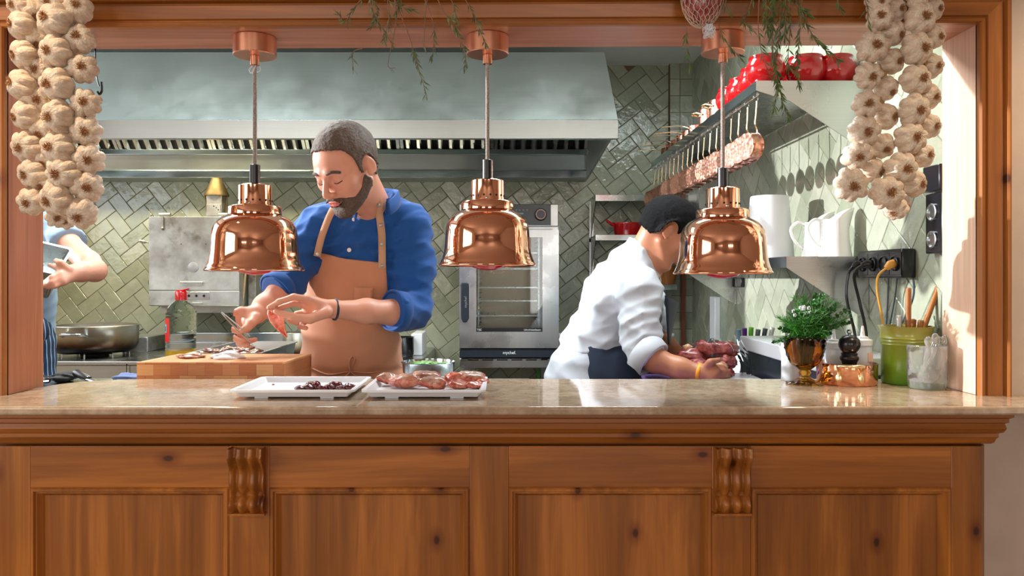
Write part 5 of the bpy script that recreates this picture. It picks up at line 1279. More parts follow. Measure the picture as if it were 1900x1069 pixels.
# ================================================================ PEOPLE (smoothly blended implicit surfaces meshed on a grid)
class SDF:
    def __init__(s, lo, hi, h):
        s.lo = np.array(lo, float); s.h = h; s.n = np.ceil((np.array(hi) - s.lo) / h).astype(int) + 1
        s.ax = [(s.lo[i] + h * np.arange(s.n[i])).astype(np.float32) for i in range(3)]
        s.F = np.full(s.n, 0.5, np.float32)
    def blk(s, blo, bhi):
        a = np.clip(np.floor((np.array(blo) - s.lo) / s.h).astype(int), 0, s.n - 1); b = np.clip(np.ceil((np.array(bhi) - s.lo) / s.h).astype(int) + 1, 1, s.n)
        if (b <= a).any(): return None
        sl = tuple(slice(a[i], b[i]) for i in range(3))
        return sl, s.ax[0][sl[0]][:, None, None], s.ax[1][sl[1]][None, :, None], s.ax[2][sl[2]][None, None, :]
    def put(s, blo, bhi, fn, k, op='u'):
        m = .035 + k; q = s.blk(np.array(blo) - m, np.array(bhi) + m)
        if q is None: return
        sl, x, y, z = q; d = fn(x, y, z); f = s.F[sl]
        if op == 'u':
            if k > 0: h = np.clip(.5 + .5 * (f - d) / k, 0, 1); r = f + (d - f) * h - k * h * (1 - h)
            else: r = np.minimum(f, d)
        else:
            d = -d
            if k > 0: h = np.clip(.5 - .5 * (f - d) / k, 0, 1); r = f + (d - f) * h + k * h * (1 - h)
            else: r = np.maximum(f, d)
        s.F[sl] = r
    def cone(s, a, b, ra, rb=None, k=.01, op='u', sq=None):
        a = np.array(a, float); b = np.array(b, float); rb = ra if rb is None else rb; L = b - a; l2 = max(float(L @ L), 1e-9)
        def fn(x, y, z):
            px, py, pz = x - a[0], y - a[1], z - a[2]; t = np.clip((px * L[0] + py * L[1] + pz * L[2]) / l2, 0, 1)
            return np.sqrt((px - t * L[0]) ** 2 + (py - t * L[1]) ** 2 + (pz - t * L[2]) ** 2) - (ra + (rb - ra) * t)
        r = max(ra, rb); s.put(np.minimum(a, b) - r, np.maximum(a, b) + r, fn, k, op); return s
    def ell(s, c, r, R=None, k=.01, op='u'):
        c = np.array(c, float); R = np.eye(3) if R is None else np.array(R, float); rm = max(r)
        def fn(x, y, z):
            p = (x - c[0], y - c[1], z - c[2]); q = [p[0] * R[0, i] + p[1] * R[1, i] + p[2] * R[2, i] for i in range(3)]
            k0 = np.sqrt(sum((q[i] / r[i]) ** 2 for i in range(3))); k1 = np.sqrt(sum((q[i] / r[i] ** 2) ** 2 for i in range(3)))
            return k0 * (k0 - 1) / np.maximum(k1, 1e-6)
        s.put(c - rm, c + rm, fn, k, op); return s
    def chain(s, pts, rs, k=.008):
        for i in range(len(pts) - 1): s.cone(pts[i], pts[i + 1], rs[i], rs[i + 1], k)
        return s
    def grid(s): return s.ax[0][:, None, None], s.ax[1][None, :, None], s.ax[2][None, None, :]
    def mesh(s, F=None):
        F = s.F if F is None else F
        neg = F < 0; n = F.shape
        c = np.zeros((n[0] - 1, n[1] - 1, n[2] - 1), np.int8)
        for i in (0, 1):
            for j in (0, 1):
                for k in (0, 1): c += neg[i:n[0] - 1 + i, j:n[1] - 1 + j, k:n[2] - 1 + k]
        idx = np.argwhere((c > 0) & (c < 8)); N = len(idx)
        vid = np.full(c.shape, -1, np.int64); vid[tuple(idx.T)] = np.arange(N)
        acc = np.zeros((N, 3)); cnt = np.zeros(N); cr = [(i, j, k) for i in (0, 1) for j in (0, 1) for k in (0, 1)]
        val = {q: F[idx[:, 0] + q[0], idx[:, 1] + q[1], idx[:, 2] + q[2]] for q in cr}
        for q in cr:
            for axn in range(3):
                if q[axn]: continue
                p = list(q); p[axn] = 1; p = tuple(p); a, b = val[q], val[p]; m = (a < 0) != (b < 0)
                t = np.where(m, a / np.where(m, a - b, 1), 0)
                v = np.tile(np.array(q, float), (N, 1)); v[:, axn] += t; acc[m] += v[m]; cnt[m] += 1
        V = s.lo + (idx + acc / cnt[:, None]) * s.h
        faces = []
        for axn in range(3):
            o1, o2 = (axn + 1) % 3, (axn + 2) % 3
            A = np.moveaxis(neg, axn, 0); m = A[:-1] != A[1:]; m = np.moveaxis(m, 0, axn)
            e = np.argwhere(m); ok = (e[:, o1] > 0) & (e[:, o2] > 0) & (e[:, o1] < n[o1] - 1) & (e[:, o2] < n[o2] - 1); e = e[ok]
            def g(d1, d2):
                w = e.copy(); w[:, o1] += d1; w[:, o2] += d2; return vid[tuple(w.T)]
            q = np.stack([g(-1, -1), g(0, -1), g(0, 0), g(-1, 0)], 1)
            flip = ~neg[tuple(e.T)]; q[flip] = q[flip][:, ::-1]; faces.append(q)
        Q = np.concatenate(faces); Q = Q[(Q >= 0).all(1)]
        # a little Laplacian smoothing
        for _ in range(2):
            S = np.zeros_like(V); K = np.zeros(len(V))
            for a in range(4):
                for b in ((a + 1) % 4, (a + 3) % 4): np.add.at(S, Q[:, a], V[Q[:, b]]); np.add.at(K, Q[:, a], 1)
            V = V * .5 + .5 * S / np.maximum(K, 1)[:, None]
        return V, Q
def sdf_obj(name, V, Q, mats, parent, fm=None):
    return link_mesh(name, V, Q, mats, parent, smooth='all', fm=fm)
def smax(a, b, k=.004):
    h = np.clip(.5 - .5 * (a - b) / k, 0, 1); return a + (b - a) * h + k * h * (1 - h)
def frame(yaw, pitch, roll=0):
    """head frame: columns left, forward, up; yaw 0 looks at the camera, positive yaw turns to the image left"""
    y, p = math.radians(yaw), math.radians(pitch)
    f = np.array([-math.sin(y) * math.cos(p), -math.cos(y) * math.cos(p), -math.sin(p)]); zz = np.array([0, 0, 1.0]); u = zz - (zz @ f) * f; u /= np.linalg.norm(u)
    l = np.cross(u, f)
    if roll: r = math.radians(roll); l, u = l * math.cos(r) + u * math.sin(r), u * math.cos(r) - l * math.sin(r)
    return np.stack([l, f, u], 1)
def head(s, C, R, sc=1.0, nose=1.0):
    P = lambda x, y, z: C + R @ (np.array([x, y, z]) * sc)
    E = lambda c, r, k=.012, op='u': s.ell(P(*c), [q * sc for q in r], R, k * sc, op)
    def K(a, b, ra, rb, k=.012, op='u'): s.cone(P(*a), P(*b), ra * sc, rb * sc, k * sc, op)
    E((0, -.012, .036), (.075, .097, .086), .02)
    E((0, .030, .005), (.062, .060, .082), .02)
    E((0, .034, -.052), (.050, .050, .048), .02)
    for q in (-1, 1):
        K((q * .053, -.002, -.040), (q * .018, .068, -.090), .017, .016, .018)
        E((q * .042, .058, -.016), (.021, .020, .020), .016)
        K((q * .048, .066, .020), (q * .012, .086, .026), .008, .010, .012)
        E((q * .0305, .094, .007), (.0165, .013, .0115), .010, 's')
        E((q * .0305, .0735, .006), (.0145, .0145, .0125), .003)
        K((q * .044, .070, .004), (q * .020, .0855, -.001), .0022, .0022, .002)       # lower lid line
    E((0, .072, -.094), (.021, .018, .017), .014)
    K((0, .086, .018), (0, .112 * nose, -.020), .0075, .0095, .010)
    E((0, .110 * nose, -.026), (.0105, .011, .0095), .006)
    for q in (-1, 1): E((q * .0115, .102, -.029), (.0085, .009, .0075), .005); E((q * .006, .110, -.0365), (.0035, .005, .003), .003, 's')
    E((0, .086, -.046), (.024, .014, .016), .012)
    E((0, .0985, -.0515), (.0215, .0065, .0048), .004); E((0, .0965, -.0605), (.0185, .0075, .0058), .004)
    E((0, .107, -.0557), (.022, .012, .0011), .0016, 's')
    for q in (-1, 1):
        RR = R @ np.array(Matrix.Rotation(q * .42, 3, 'Z') @ Matrix.Rotation(-.15, 3, 'X'))
        s.ell(P(q * .079, -.008, .002), [.0070 * sc, .0160 * sc, .0265 * sc], RR, .007 * sc)
        s.ell(P(q * .0875, -.004, .005), [.0050 * sc, .0090 * sc, .016 * sc], RR, .004 * sc, 's')
        s.ell(P(q * .077, .002, -.018), [.006 * sc, .008 * sc, .010 * sc], RR, .006 * sc)
    return P
def local_of(V, C, R, sc): return ((V - C) @ R) / sc
def hair_region(s, C, R, sc, pts, bz, thick, cut_ear=.030, grow=1.0, seed=1, shell=None):
    """hair shell: outside the skin by 'thick', above the hairline z(y) given by pts"""
    x, y, z = s.grid(); x, y, z = x - C[0], y - C[1], z - C[2]
    lx, ly, lz = [(x * R[0, i] + y * R[1, i] + z * R[2, i]) / sc for i in range(3)]
    F = np.full(s.n, .5, np.float32)
    ys = [p[0] for p in pts]; zs = [p[1] for p in pts]
    line = np.interp(ly, ys, zs)
    rng = np.random.RandomState(seed); nz = rng.normal(0, 1, s.n).astype(np.float32) * .0007
    nz2 = .0008 * np.sin(lx * 190 + 2 * np.sin(lz * 70)) * np.sin(ly * 160 + lz * 90)
    d = s.F - thick + nz + nz2
    reg = (line - lz) * .8 + nz * 3
    d = np.maximum(d, reg)
    if cut_ear: d = np.maximum(d, cut_ear - np.sqrt(((np.abs(lx) - .082) / .9) ** 2 + ((ly + .004) / .80) ** 2 + ((lz - .000) / 1.15) ** 2))
    rad = np.sqrt(lx ** 2 + ly ** 2 + lz ** 2); d = np.where(rad > .165, .5, d)
    if bz is not None: d = np.maximum(d, bz(lx, ly, lz))
    return d.astype(np.float32)
def wrinkle(x, y, z, amp, seed, f=26):
    r = np.random.RandomState(seed); o = 0
    for k in range(5):
        v = r.normal(0, 1, 3); v /= np.linalg.norm(v); w = r.normal(0, 1, 3); w /= np.linalg.norm(w); ph = r.uniform(0, 6)
        o = o + np.abs(np.sin((x * v[0] + y * v[1] + z * v[2]) * f * (1 + .3 * k) + 1.8 * np.sin((x * w[0] + y * w[1] + z * w[2]) * f * .6 + ph) + ph))
    return amp * (o / 5 - .64) * 2
def proj_px(x, y, z): return CX + F * x / y, CY - F * (z - CZ) / y
def seg_side(x, y, z, p, nrm):
    return (x - p[0]) * nrm[0] + (y - p[1]) * nrm[1] + (z - p[2]) * nrm[2]
def A(px, py, D): v = W(px, py, D); return np.array([v.x, v.y, v.z])

# ---------------------------------------------------------------- the man in the blue shirt
man = thing('person', 'bearded man in a blue shirt and tan apron bending over a chopping block, holding tweezers', 'person', (A(655, 600, 2.55)[0], 2.56, 0))
C = A(644, 313, 2.28); R = frame(31, 33); SCL = 1.06
hb_ = SDF(C - .20, C + .20, .0026)
body = SDF(A(395, 700, 2.10) * [1, 0, 1] + [0, 2.02, -.02], A(790, 205, 2.60) * [1, 0, 1] + [.02, 2.72, 0], .0034)
def man_body(s):
    head(s, C, R, SCL)
    P = lambda *a: C + R @ (np.array(a) * SCL)
    s.cone(P(0, -.030, -.03), A(697, 392, 2.47), .053, .055, .02)
    s.cone(P(0, .005, -.05), A(688, 396, 2.45), .042, .046, .02)
    s.ell(A(680, 450, 2.53), (.12, .07, .11), None, .03)
    # arm on the image right
    s.chain([A(756, 430, 2.50), A(760, 574, 2.47), A(730, 580, 2.40), A(680, 578, 2.34), A(628, 575, 2.28)], [.035, .029, .038, .036, .0265], .02)
    # arm on the image left
    s.chain([A(600, 430, 2.48), A(545, 525, 2.42), A(520, 545, 2.38), A(492, 568, 2.33), A(477, 582, 2.30)], [.036, .032, .038, .033, .026], .02)
    # hand holding the slice (image right)
    q = lambda a, b, d: A(a, b, d)
    for e, r in (((572, 556, 2.235), .0135), ((570, 566, 2.25), .0145), ((574, 577, 2.262), .014), ((581, 589, 2.275), .013)):
        s.cone(q(618, 573, 2.28), q(*e), .020, r, .014)
    s.ell(q(596, 577, 2.255), (.026, .020, .020), None, .01)
    s.chain([q(572, 556, 2.235), q(545, 551, 2.215), q(518, 560, 2.20), q(499, 571, 2.20)], [.0115, .0098, .0088, .0078], .005)
    s.chain([q(570, 567, 2.25), q(546, 563, 2.235), q(524, 570, 2.222), q(507, 577, 2.212)], [.0112, .0096, .0086, .0074], .004)
    s.chain([q(574, 578, 2.262), q(551, 583, 2.262), q(538, 594, 2.255), q(551, 600, 2.245)], [.0108, .0095, .0086, .0078], .004)
    s.chain([q(581, 590, 2.275), q(564, 598, 2.277), q(556, 606, 2.268), q(568, 609, 2.258)], [.010, .0085, .0078, .007], .004)
    s.chain([q(606, 580, 2.245), q(575, 592, 2.215), q(543, 588, 2.198), q(512, 578, 2.196)], [.017, .0135, .0108, .0085], .006)
    # hand holding the tweezers (image left)
    for e, r in (((447, 577, 2.272), .0135), ((440, 588, 2.282), .014), ((441, 601, 2.292), .0135), ((446, 612, 2.30), .012)):
        s.cone(q(477, 583, 2.295), q(*e), .020, r, .014)
    s.ell(q(462, 594, 2.275), (.020, .022, .024), None, .01)
    s.chain([q(447, 577, 2.272), q(426, 583, 2.255), q(413, 599, 2.245), q(428, 611, 2.243), q(443, 617, 2.243)], [.0115, .010, .0092, .0085, .0075], .004)
    s.chain([q(440, 589, 2.282), q(424, 602, 2.272), q(424, 620, 2.262), q(440, 631, 2.256), q(452, 634, 2.252)], [.0112, .0098, .009, .0082, .0074], .004)
    s.chain([q(441, 602, 2.292), q(433, 622, 2.288), q(444, 638, 2.278), q(460, 641, 2.27)], [.0105, .0095, .0088, .0078], .004)
    s.chain([q(446, 613, 2.30), q(446, 628, 2.298), q(460, 634, 2.288), q(474, 630, 2.28)], [.010, .009, .0082, .0072], .004)
    s.chain([q(474, 590, 2.268), q(466, 600, 2.248), q(458, 609, 2.236), q(449, 614, 2.232)], [.0165, .0135, .0115, .009], .006)
    return s
man_body(body)
V, Q = body.mesh(); L = local_of(V, C, R, SCL); fc = L[Q].mean(1)
lip = ((fc[:, 0] / .022) ** 2 + ((fc[:, 2] + .0562) / .0095) ** 2 < 1) & (fc[:, 1] > .092)
sdf_obj('body', V, Q, [M['skin'], M['lips']], man, fm=lip.astype(int))
man_headfield = SDF(C - .19, C + .19, .0024); head(man_headfield, C, R, SCL)
Pn = lambda *a: C + R @ (np.array(a) * SCL)
man_headfield.cone(Pn(0, -.030, -.03), A(697, 392, 2.47), .053, .055, .02)
d = hair_region(man_headfield, C, R, SCL, [(-.12, -.035), (-.05, -.045), (-.030, -.025), (-.012, .0), (.018, -.008), (.028, .0), (.034, .045), (.046, .072), (.062, .082), (.085, .094), (.11, .09)], None, .0058, seed=3)
V, Q = man_headfield.mesh(d); sdf_obj('hair', V, Q, M['hair_brown'], man)
# beard
def beard_cut(lx, ly, lz):
    top = np.interp(ly, [-.02, .0, .018, .035, .060, .080, .092, .12], [.0, -.004, -.022, -.044, -.058, -.050, -.042, -.0395]); d = lz - top
    lipz = .010 - np.sqrt((lx * .45) ** 2 + (lz + .0562) ** 2 + (np.maximum(.088 - ly, 0)) ** 2)
    return np.maximum(np.maximum(d, lipz), np.maximum(-.002 - ly, -.128 - lz))
d = hair_region(man_headfield, C, R, SCL, [(-1, -.2), (1, -.2)], beard_cut, .0026, seed=5)
V, Q = man_headfield.mesh(d); sdf_obj('beard', V, Q, M['hair_brown'], man)
for q in (-1, 1):
    m = MB(); m.tube(smooth_path([Vector(Pn(q * .048, .0755, .022)), Vector(Pn(q * .032, .0905, .0315)), Vector(Pn(q * .014, .0955, .0275))]), [.002] + [.0048] * 10 + [.0035] * 2, 8, flat=.9); m.build('eyebrow', M['hair_brown'], man)
    m = MB(); m.tube(smooth_path([Vector(Pn(q * .044, .0785, .000)), Vector(Pn(q * .031, .0885, -.0035)), Vector(Pn(q * .019, .0855, -.002))]), .0011, 6); m.build('eyelashes', M['hair_black'], man)
# shirt
sh = SDF([-.78, 2.22, CZ - .36], [-.16 + .02, 2.78, CZ + .34], .0045)
T = lambda s: (s.ell(A(668, 475, 2.54), (.182, .115, .18), None, .05), s.ell(A(655, 590, 2.56), (.158, .120, .17), None, .05), s.ell(A(650, 690, 2.57), (.160, .12, .13), None, .05),
               s.chain([A(598, 422, 2.49), A(680, 398, 2.49), A(755, 418, 2.51)], [.068, .075, .070], .04), s.cone(A(696, 375, 2.45), A(684, 420, 2.49), .058, .09, .03))
T(sh)
sh.chain([A(757, 420, 2.50), A(768, 500, 2.51), A(764, 578, 2.485)], [.070, .066, .060], .03)
sh.chain([A(766, 572, 2.485), A(738, 578, 2.405)], [.060, .056], .02)
sh.cone(A(745, 578, 2.43), A(732, 577, 2.395), .060, .061, .006)
sh.chain([A(592, 425, 2.48), A(556, 470, 2.45), A(535, 520, 2.42)], [.068, .062, .056], .03)
sh.chain([A(535, 520, 2.42), A(512, 537, 2.37)], [.056, .052], .02)
x, y, z = sh.grid(); Fs = sh.F + wrinkle(x, y, z, .0125, 4, 34) * np.clip(1.2 - 2 * np.abs(x - A(660, 0, 2.5)[0]), .3, 1)
shirt_smooth = Fs.copy()
def cutp(F, x, y, z, p, n_, rad):
    """remove what lies beyond the plane at p with normal n_ inside radius rad"""
    n_ = np.array(n_, float); n_ /= np.linalg.norm(n_); d = seg_side(x, y, z, p, n_); r = np.sqrt((x - p[0]) ** 2 + (y - p[1]) ** 2 + (z - p[2]) ** 2)
    return np.where(r < rad, smax(F, d, .003), F)
Fs = cutp(Fs, x, y, z, A(729, 577, 2.39), A(700, 577, 2.35) - A(752, 580, 2.43), .11)
Fs = cutp(Fs, x, y, z, A(508, 539, 2.362), A(480, 570, 2.31) - A(525, 530, 2.40), .10)
# neckline: hollow out round the neck
npnt = A(694, 360, 2.435)
sub = np.sqrt(((x - npnt[0]) / .052) ** 2 + ((y - npnt[1]) / .056) ** 2 + ((z - (npnt[2] + .01)) / .070) ** 2) - 1; Fs = smax(Fs, -sub * .055, .004)
V, Q = sh.mesh(Fs.astype(np.float32)); sh_o = sdf_obj('shirt', V, Q, M['blue_shirt'], man)
# cuffs: rolled bands
def band(name, parent, c, axis, r, w, th, mat, sx=1.0, tilt=0):
    ax = Vector(axis).normalized(); X = ax.orthogonal().normalized(); Y = ax.cross(X); m = MB(); G = []
    pr = [(r, -w / 2), (r + th, -w / 2 + th * .6), (r + th * 1.15, 0), (r + th, w / 2 - th * .6), (r, w / 2), (r - th * .8, w / 2 - th), (r - th * .8, -w / 2 + th), (r, -w / 2)]
    for rr, h in pr: G.append([Vector(c) + ax * h + (X * math.cos(a) + Y * math.sin(a)) * rr * (1 + .03 * math.sin(3 * a + h * 90)) for a in [2 * PI * i / 40 for i in range(40)]])
    return m.grid(G, closed_u=True).build(name, mat, parent, smooth='all')
band('rolled_cuff', sh_o, A(735, 577, 2.403), A(700, 577, 2.35) - A(752, 580, 2.43), .0595, .040, .004, M['blue_shirt'])
band('rolled_cuff', sh_o, A(516, 535, 2.375), A(480, 570, 2.31) - A(525, 530, 2.40), .0525, .034, .004, M['blue_shirt'])
# collar
def strip(name, parent, pts, w, mat, up, th=.003, steps=8):
    P = smooth_path(pts, steps); m = MB(); G = []
    for i, p in enumerate(P):
        tg = (P[min(i + 1, len(P) - 1)] - P[max(i - 1, 0)]).normalized(); u = Vector(up[0]).lerp(Vector(up[1]), i / (len(P) - 1)) if isinstance(up, (list, tuple)) and len(up) == 2 else Vector(up)
        side = tg.cross(u).normalized(); ww = w(i / (len(P) - 1)) if callable(w) else w
        G.append([p - side * ww / 2, p, p + side * ww / 2])
    o = m.grid(G).build(name, mat, parent, smooth='all'); solidify(o, th, 0); return o
col = MB(); G = []
for t in np.linspace(-2.35, 2.75, 40):
    cx_, cy_, cz_ = A(694, 366, 2.43); a = t + PI / 2 - .1
    rx, ry = .066, .064; front = max(0, -math.sin(a))
    zb_ = cz_ - .010 - .034 * front + .016 * math.sin(a); fl = .012
    G.append([(cx_ + rx * math.cos(a), cy_ + ry * math.sin(a), zb_ - .008), (cx_ + (rx + .004) * math.cos(a), cy_ + (ry + .004) * math.sin(a), zb_ + .030), (cx_ + (rx + .010) * math.cos(a), cy_ + (ry + .010) * math.sin(a), zb_ + .030), (cx_ + (rx + .020) * math.cos(a), cy_ + (ry + .020) * math.sin(a), zb_ - .006 - .012 * front)])
co_ = col.grid(G).build('collar', M['blue_shirt'], sh_o, smooth='all'); solidify(co_, .0025)
def surf_y(F, s, px, py, D0=2.2, D1=2.6):
    """first depth at which the ray through the pixel enters the field"""
    for D in np.arange(D0, D1, .002):
        v = A(px, py, D); ii = np.round((v - s.lo) / s.h).astype(int)
        if (ii < 0).any() or (ii >= s.n).any(): continue
        if F[tuple(ii)] < 0: return D
    return D1 - .1
for px, py in ((657, 407), (648, 464), (652, 436)):
    D = surf_y(Fs, sh, px, py) - .001
    b = MB().lathe([(0, 0), (.0062, 0), (.0066, .0015), (.005, .0024), (.0035, .0018), (0, .0018)], n=20, M=Matrix.Translation(W(px, py, D)) @ Matrix.Rotation(PI / 2, 4, 'X')).build('button', M['white_ceramic'], sh_o)
    if py == 436: bpy.data.objects.remove(b)
# apron: shell in front of the shirt
def poly_mask(px, py, poly):
    """signed distance (px) to a closed polygon, negative inside"""
    d = np.full(np.broadcast(px, py).shape, 1e9, np.float32); ins = np.zeros(d.shape, bool); n = len(poly)
    for i in range(n):
        (x0, y0), (x1, y1) = poly[i], poly[(i + 1) % n]; ex, ey = x1 - x0, y1 - y0; wx_, wy_ = px - x0, py - y0
        t = np.clip((wx_ * ex + wy_ * ey) / (ex * ex + ey * ey), 0, 1); d = np.minimum(d, (wx_ - ex * t) ** 2 + (wy_ - ey * t) ** 2)
        c = ((y0 > py) != (y1 > py)) & (px < (x1 - x0) * (py - y0) / (y1 - y0 + 1e-9) + x0); ins ^= c
    return np.where(ins, -1, 1) * np.sqrt(d)
torso = SDF(sh.lo, sh.lo + (sh.n - 1) * sh.h, .0045); T(torso)
x, y, z = torso.grid()
pxg, pyg = proj_px(x, y, z)
# outline of the front of the apron, laid on the torso in front view
mask = poly_mask(pxg + 0 * z, pyg + 0 * x, [(592, 468), (640, 480), (716, 488), (720, 545), (724, 590), (752, 640), (752, 760), (540, 760), (548, 640), (556, 560), (574, 520)]) * (2.5 / F)
waist = .007 * np.exp(-((z - (CZ - .30)) / .012) ** 2)
fold = wrinkle(x, y, z, .0034, 9, 22) * np.clip((CZ + .02 - z) / .15, .15, 1)
ap_ = np.maximum(torso.F - .0105 + fold + waist - .012 * np.clip((CZ - .10 - z) / .3, 0, 1), -(torso.F + .01)); ap_ = smax(ap_, mask.astype(np.float32), .002); ap_ = np.maximum(ap_, y - 2.585)
V, Q = torso.mesh(ap_.astype(np.float32)); apo = sdf_obj('apron', V, Q, M['tan_apron'], man)
# straps with press studs
def on_shirt(px, py, o=.006): D = min(min(surf_y(Fs, sh, px + q, py), surf_y(ap_, torso, px + q, py)) for q in (-12, -6, 0, 6, 12)); return W(px, py, D - o)
strip('strap', apo, [on_shirt(588, 476), on_shirt(594, 450), on_shirt(600, 430), W(612, 400, 2.40), W(624, 380, 2.42), W(650, 355, 2.46)], .021, M['tan_strap'], (0, 1, 0))
strip('strap', apo, [on_shirt(709, 498), on_shirt(709, 460), on_shirt(708, 430), on_shirt(704, 400), W(702, 375, 2.372), W(698, 350, 2.385), W(695, 330, 2.40)], .0225, M['tan_strap'], (0, 1, 0))
for px, py in ((589, 472), (709, 493), (708, 453), (706, 418), (704, 381)):
    p = on_shirt(px, py, .0125) if py > 385 else W(702.5, 381, 2.366)
    MB().ell(p, (.0055, .003, .0055), 14, 8).build('press_stud', M['steel_old'], apo)
# pocket and knotted tie
m = MB(); pk = [(657, 534), (692, 534), (692, 566), (657, 566)]
m.grid([[on_shirt(657 + 35 * i / 6, 533 + 30 * j / 5, .0035) for i in range(7)] for j in range(6)]); pko = m.build('pocket', M['tan_apron'], apo, smooth='all'); solidify(pko, .002)
for pts in ([(650, 690), (648, 672), (654, 662), (658, 668), (650, 688)], [(650, 690), (640, 699), (632, 704)], [(650, 690), (662, 700)], [(580, 684), (610, 695), (650, 690), (690, 692), (745, 680)]):
    P = [W(a, b, surf_y(ap_, torso, a, min(b, 698), 2.3, 2.6) - .006) for a, b in pts]; MB().tube(smooth_path(P, 6), .0042, 8, flat=.5).build('apron_tie', M['tan_apron'], apo)
# dark bracelet
bc = (A(622, 575, 2.28)); band('bracelet', man, A(622, 575, 2.282), A(628, 575, 2.28) - A(605, 574, 2.262) , .0300, .008, .002, M['navy'])
# trousers and shoes (hidden below the counter)
def legs(root, xc, y0, mat, top, face=-1, name='trousers', spread=.10, dx=(0, 0)):
    s = SDF([xc - .27, y0 - .26, .0], [xc + .27, y0 + .30, top + .08], .012)
    for q in (-1, 1): s.chain([(xc + q * .085, y0, top - .10), (xc + q * spread, y0 - .01, .50), (xc + q * (spread + .01), y0 + .02, .09)], [.092, .066, .05], .04)
    s.ell((xc, y0, top - .04), (.16, .11, .12), None, .05); x, y, z = s.grid(); F = np.maximum(s.F, .06 - z + 0 * x)
    V, Q = s.mesh(F.astype(np.float32)); sdf_obj(name, V, Q, mat, root)
    for q in (-1, 1):
        m = MB(); fx = xc + q * (spread + .01) + dx[0] * .06; m.ell((fx, y0 + .02 + face * .06 * (1 - abs(dx[0])), .047), (.048 + .07 * abs(dx[0]), .12 - .07 * abs(dx[0]), .047), 20, 12); m.build('shoe', M['black_matte'], root)
legs(man, A(652, 0, 2.56)[0], 2.58, M['trousers'], CZ - .30)
# things in his hands
tw = thing('tweezers', 'long dark steel tweezers in the hand of the man in blue', 'tweezers', tuple(A(470, 640, 2.25)))
MB().tube([W(410.5, 580.5, 2.232), W(440, 612, 2.226), W(471, 642, 2.25)], [.0028, .0036, .0012], 8, flat=.6).build('prong', M['steel_old'], tw)
MB().tube([W(411.5, 579.5, 2.236), W(446, 608, 2.222), W(464, 624, 2.235)], [.0028, .0034, .0012], 8, flat=.6).build('prong', M['steel_old'], tw)
m = MB(); G = []
for i in range(22):
    t = i / 21; c = [(499, 568), (497, 582), (503, 597), (516, 612), (532, 626)]; s_ = t * 4; k = min(int(s_), 3); f = s_ - k; cxx = c[k][0] + (c[k + 1][0] - c[k][0]) * f; cyy = c[k][1] + (c[k + 1][1] - c[k][1]) * f
    wdt = (14 + 14 * math.sin(min(t * 1.5, 1) * PI * .62)) * (1 - max(0, t - .45) / .55) + 1.2
    G.append([W(cxx + wdt * u - wdt * .15 * t, cyy - wdt * .38 * u * (1 if t > .3 else .2), 2.208 + .010 * math.sin(u * 3) + .004 * math.sin(t * 9)) for u in np.linspace(0, 1, 8)])
sl = m.grid(G).build('meat_slice', M['salmon'], smooth='all'); solidify(sl, .003, 0); tag(sl, 'thin curved pink slice of meat dangling from the man\'s fingers', 'meat')

# ---------------------------------------------------------------- the cook in the white jacket
cook = thing('person', 'dark haired cook in a white jacket and navy apron stooping over wrapped meat', 'person', (A(1130, 650, 2.95)[0], 2.97, 0))
C = A(1238, 434, 2.86); R = frame(-84, 40, 0); SCL = 1.02
head_c = SDF(C - .20, C + .20, .0032); head(head_c, C, R, SCL)
bd = SDF([A(1150, 0, 2.9)[0] - .05, 2.52, CZ - .47], [.92, 3.12, CZ + .34], .0045)
head(bd, C, R, SCL); Pc = lambda *a: C + R @ (np.array(a) * SCL)
bd.cone(Pc(0, -.035, -.03), A(1186, 492, 2.92), .055, .062, .02); bd.cone(Pc(0, .0, -.05), A(1200, 505, 2.90), .045, .055, .02)
bd.ell(A(1165, 560, 2.96), (.09, .12, .12), None, .03)
# near arm
bd.chain([A(1188, 545, 2.80), A(1196, 650, 2.72), A(1215, 668, 2.70), A(1262, 684, 2.66), A(1300, 691, 2.63)], [.046, .046, .042, .036, .026], .02)
# far arm
bd.chain([A(1200, 560, 3.06), A(1215, 625, 3.05), A(1240, 645, 2.98), A(1265, 662, 2.88)], [.044, .040, .036, .027], .02)
for e, r in (((1324, 682, 2.62), .0135), ((1328, 689, 2.605), .014), ((1326, 697, 2.60), .013), ((1320, 703, 2.60), .012)): bd.cone(A(1302, 691, 2.63), A(*e), .020, r, .014)
bd.chain([A(1324, 682, 2.62), A(1341, 682, 2.64), A(1352, 688, 2.68)], [.011, .0095, .008], .004); bd.chain([A(1328, 689, 2.605), A(1345, 690, 2.63), A(1356, 694, 2.67)], [.011, .0095, .008], .004)
bd.chain([A(1326, 697, 2.60), A(1343, 697, 2.625), A(1354, 699, 2.66)], [.0105, .0092, .0078], .004); bd.chain([A(1320, 703, 2.60), A(1335, 704, 2.62), A(1346, 704, 2.65)], [.0095, .0085, .0072], .004)
bd.chain([A(1306, 686, 2.62), A(1318, 672, 2.60), A(1334, 668, 2.61)], [.015, .012, .009], .006)
for e, r in (((1280, 668, 2.86), .013), ((1282, 676, 2.85), .013), ((1280, 684, 2.84), .012)): bd.cone(A(1266, 663, 2.88), A(*e), .020, r, .014)
bd.chain([A(1280, 668, 2.86), A(1296, 674, 2.84), A(1306, 684, 2.82)], [.011, .0092, .008], .004); bd.chain([A(1282, 676, 2.85), A(1294, 684, 2.83), A(1302, 692, 2.81)], [.011, .0092, .008], .004); bd.chain([A(1280, 684, 2.84), A(1290, 692, 2.82), A(1298, 698, 2.80)], [.0105, .0088, .0078], .004)
bd.chain([A(1268, 658, 2.88), A(1280, 656, 2.85), A(1292, 660, 2.82)], [.014, .011, .009], .006); bd.chain([A(1278, 690, 2.84), A(1286, 697, 2.82), A(1292, 702, 2.80)], [.0095, .0085, .0072], .004)
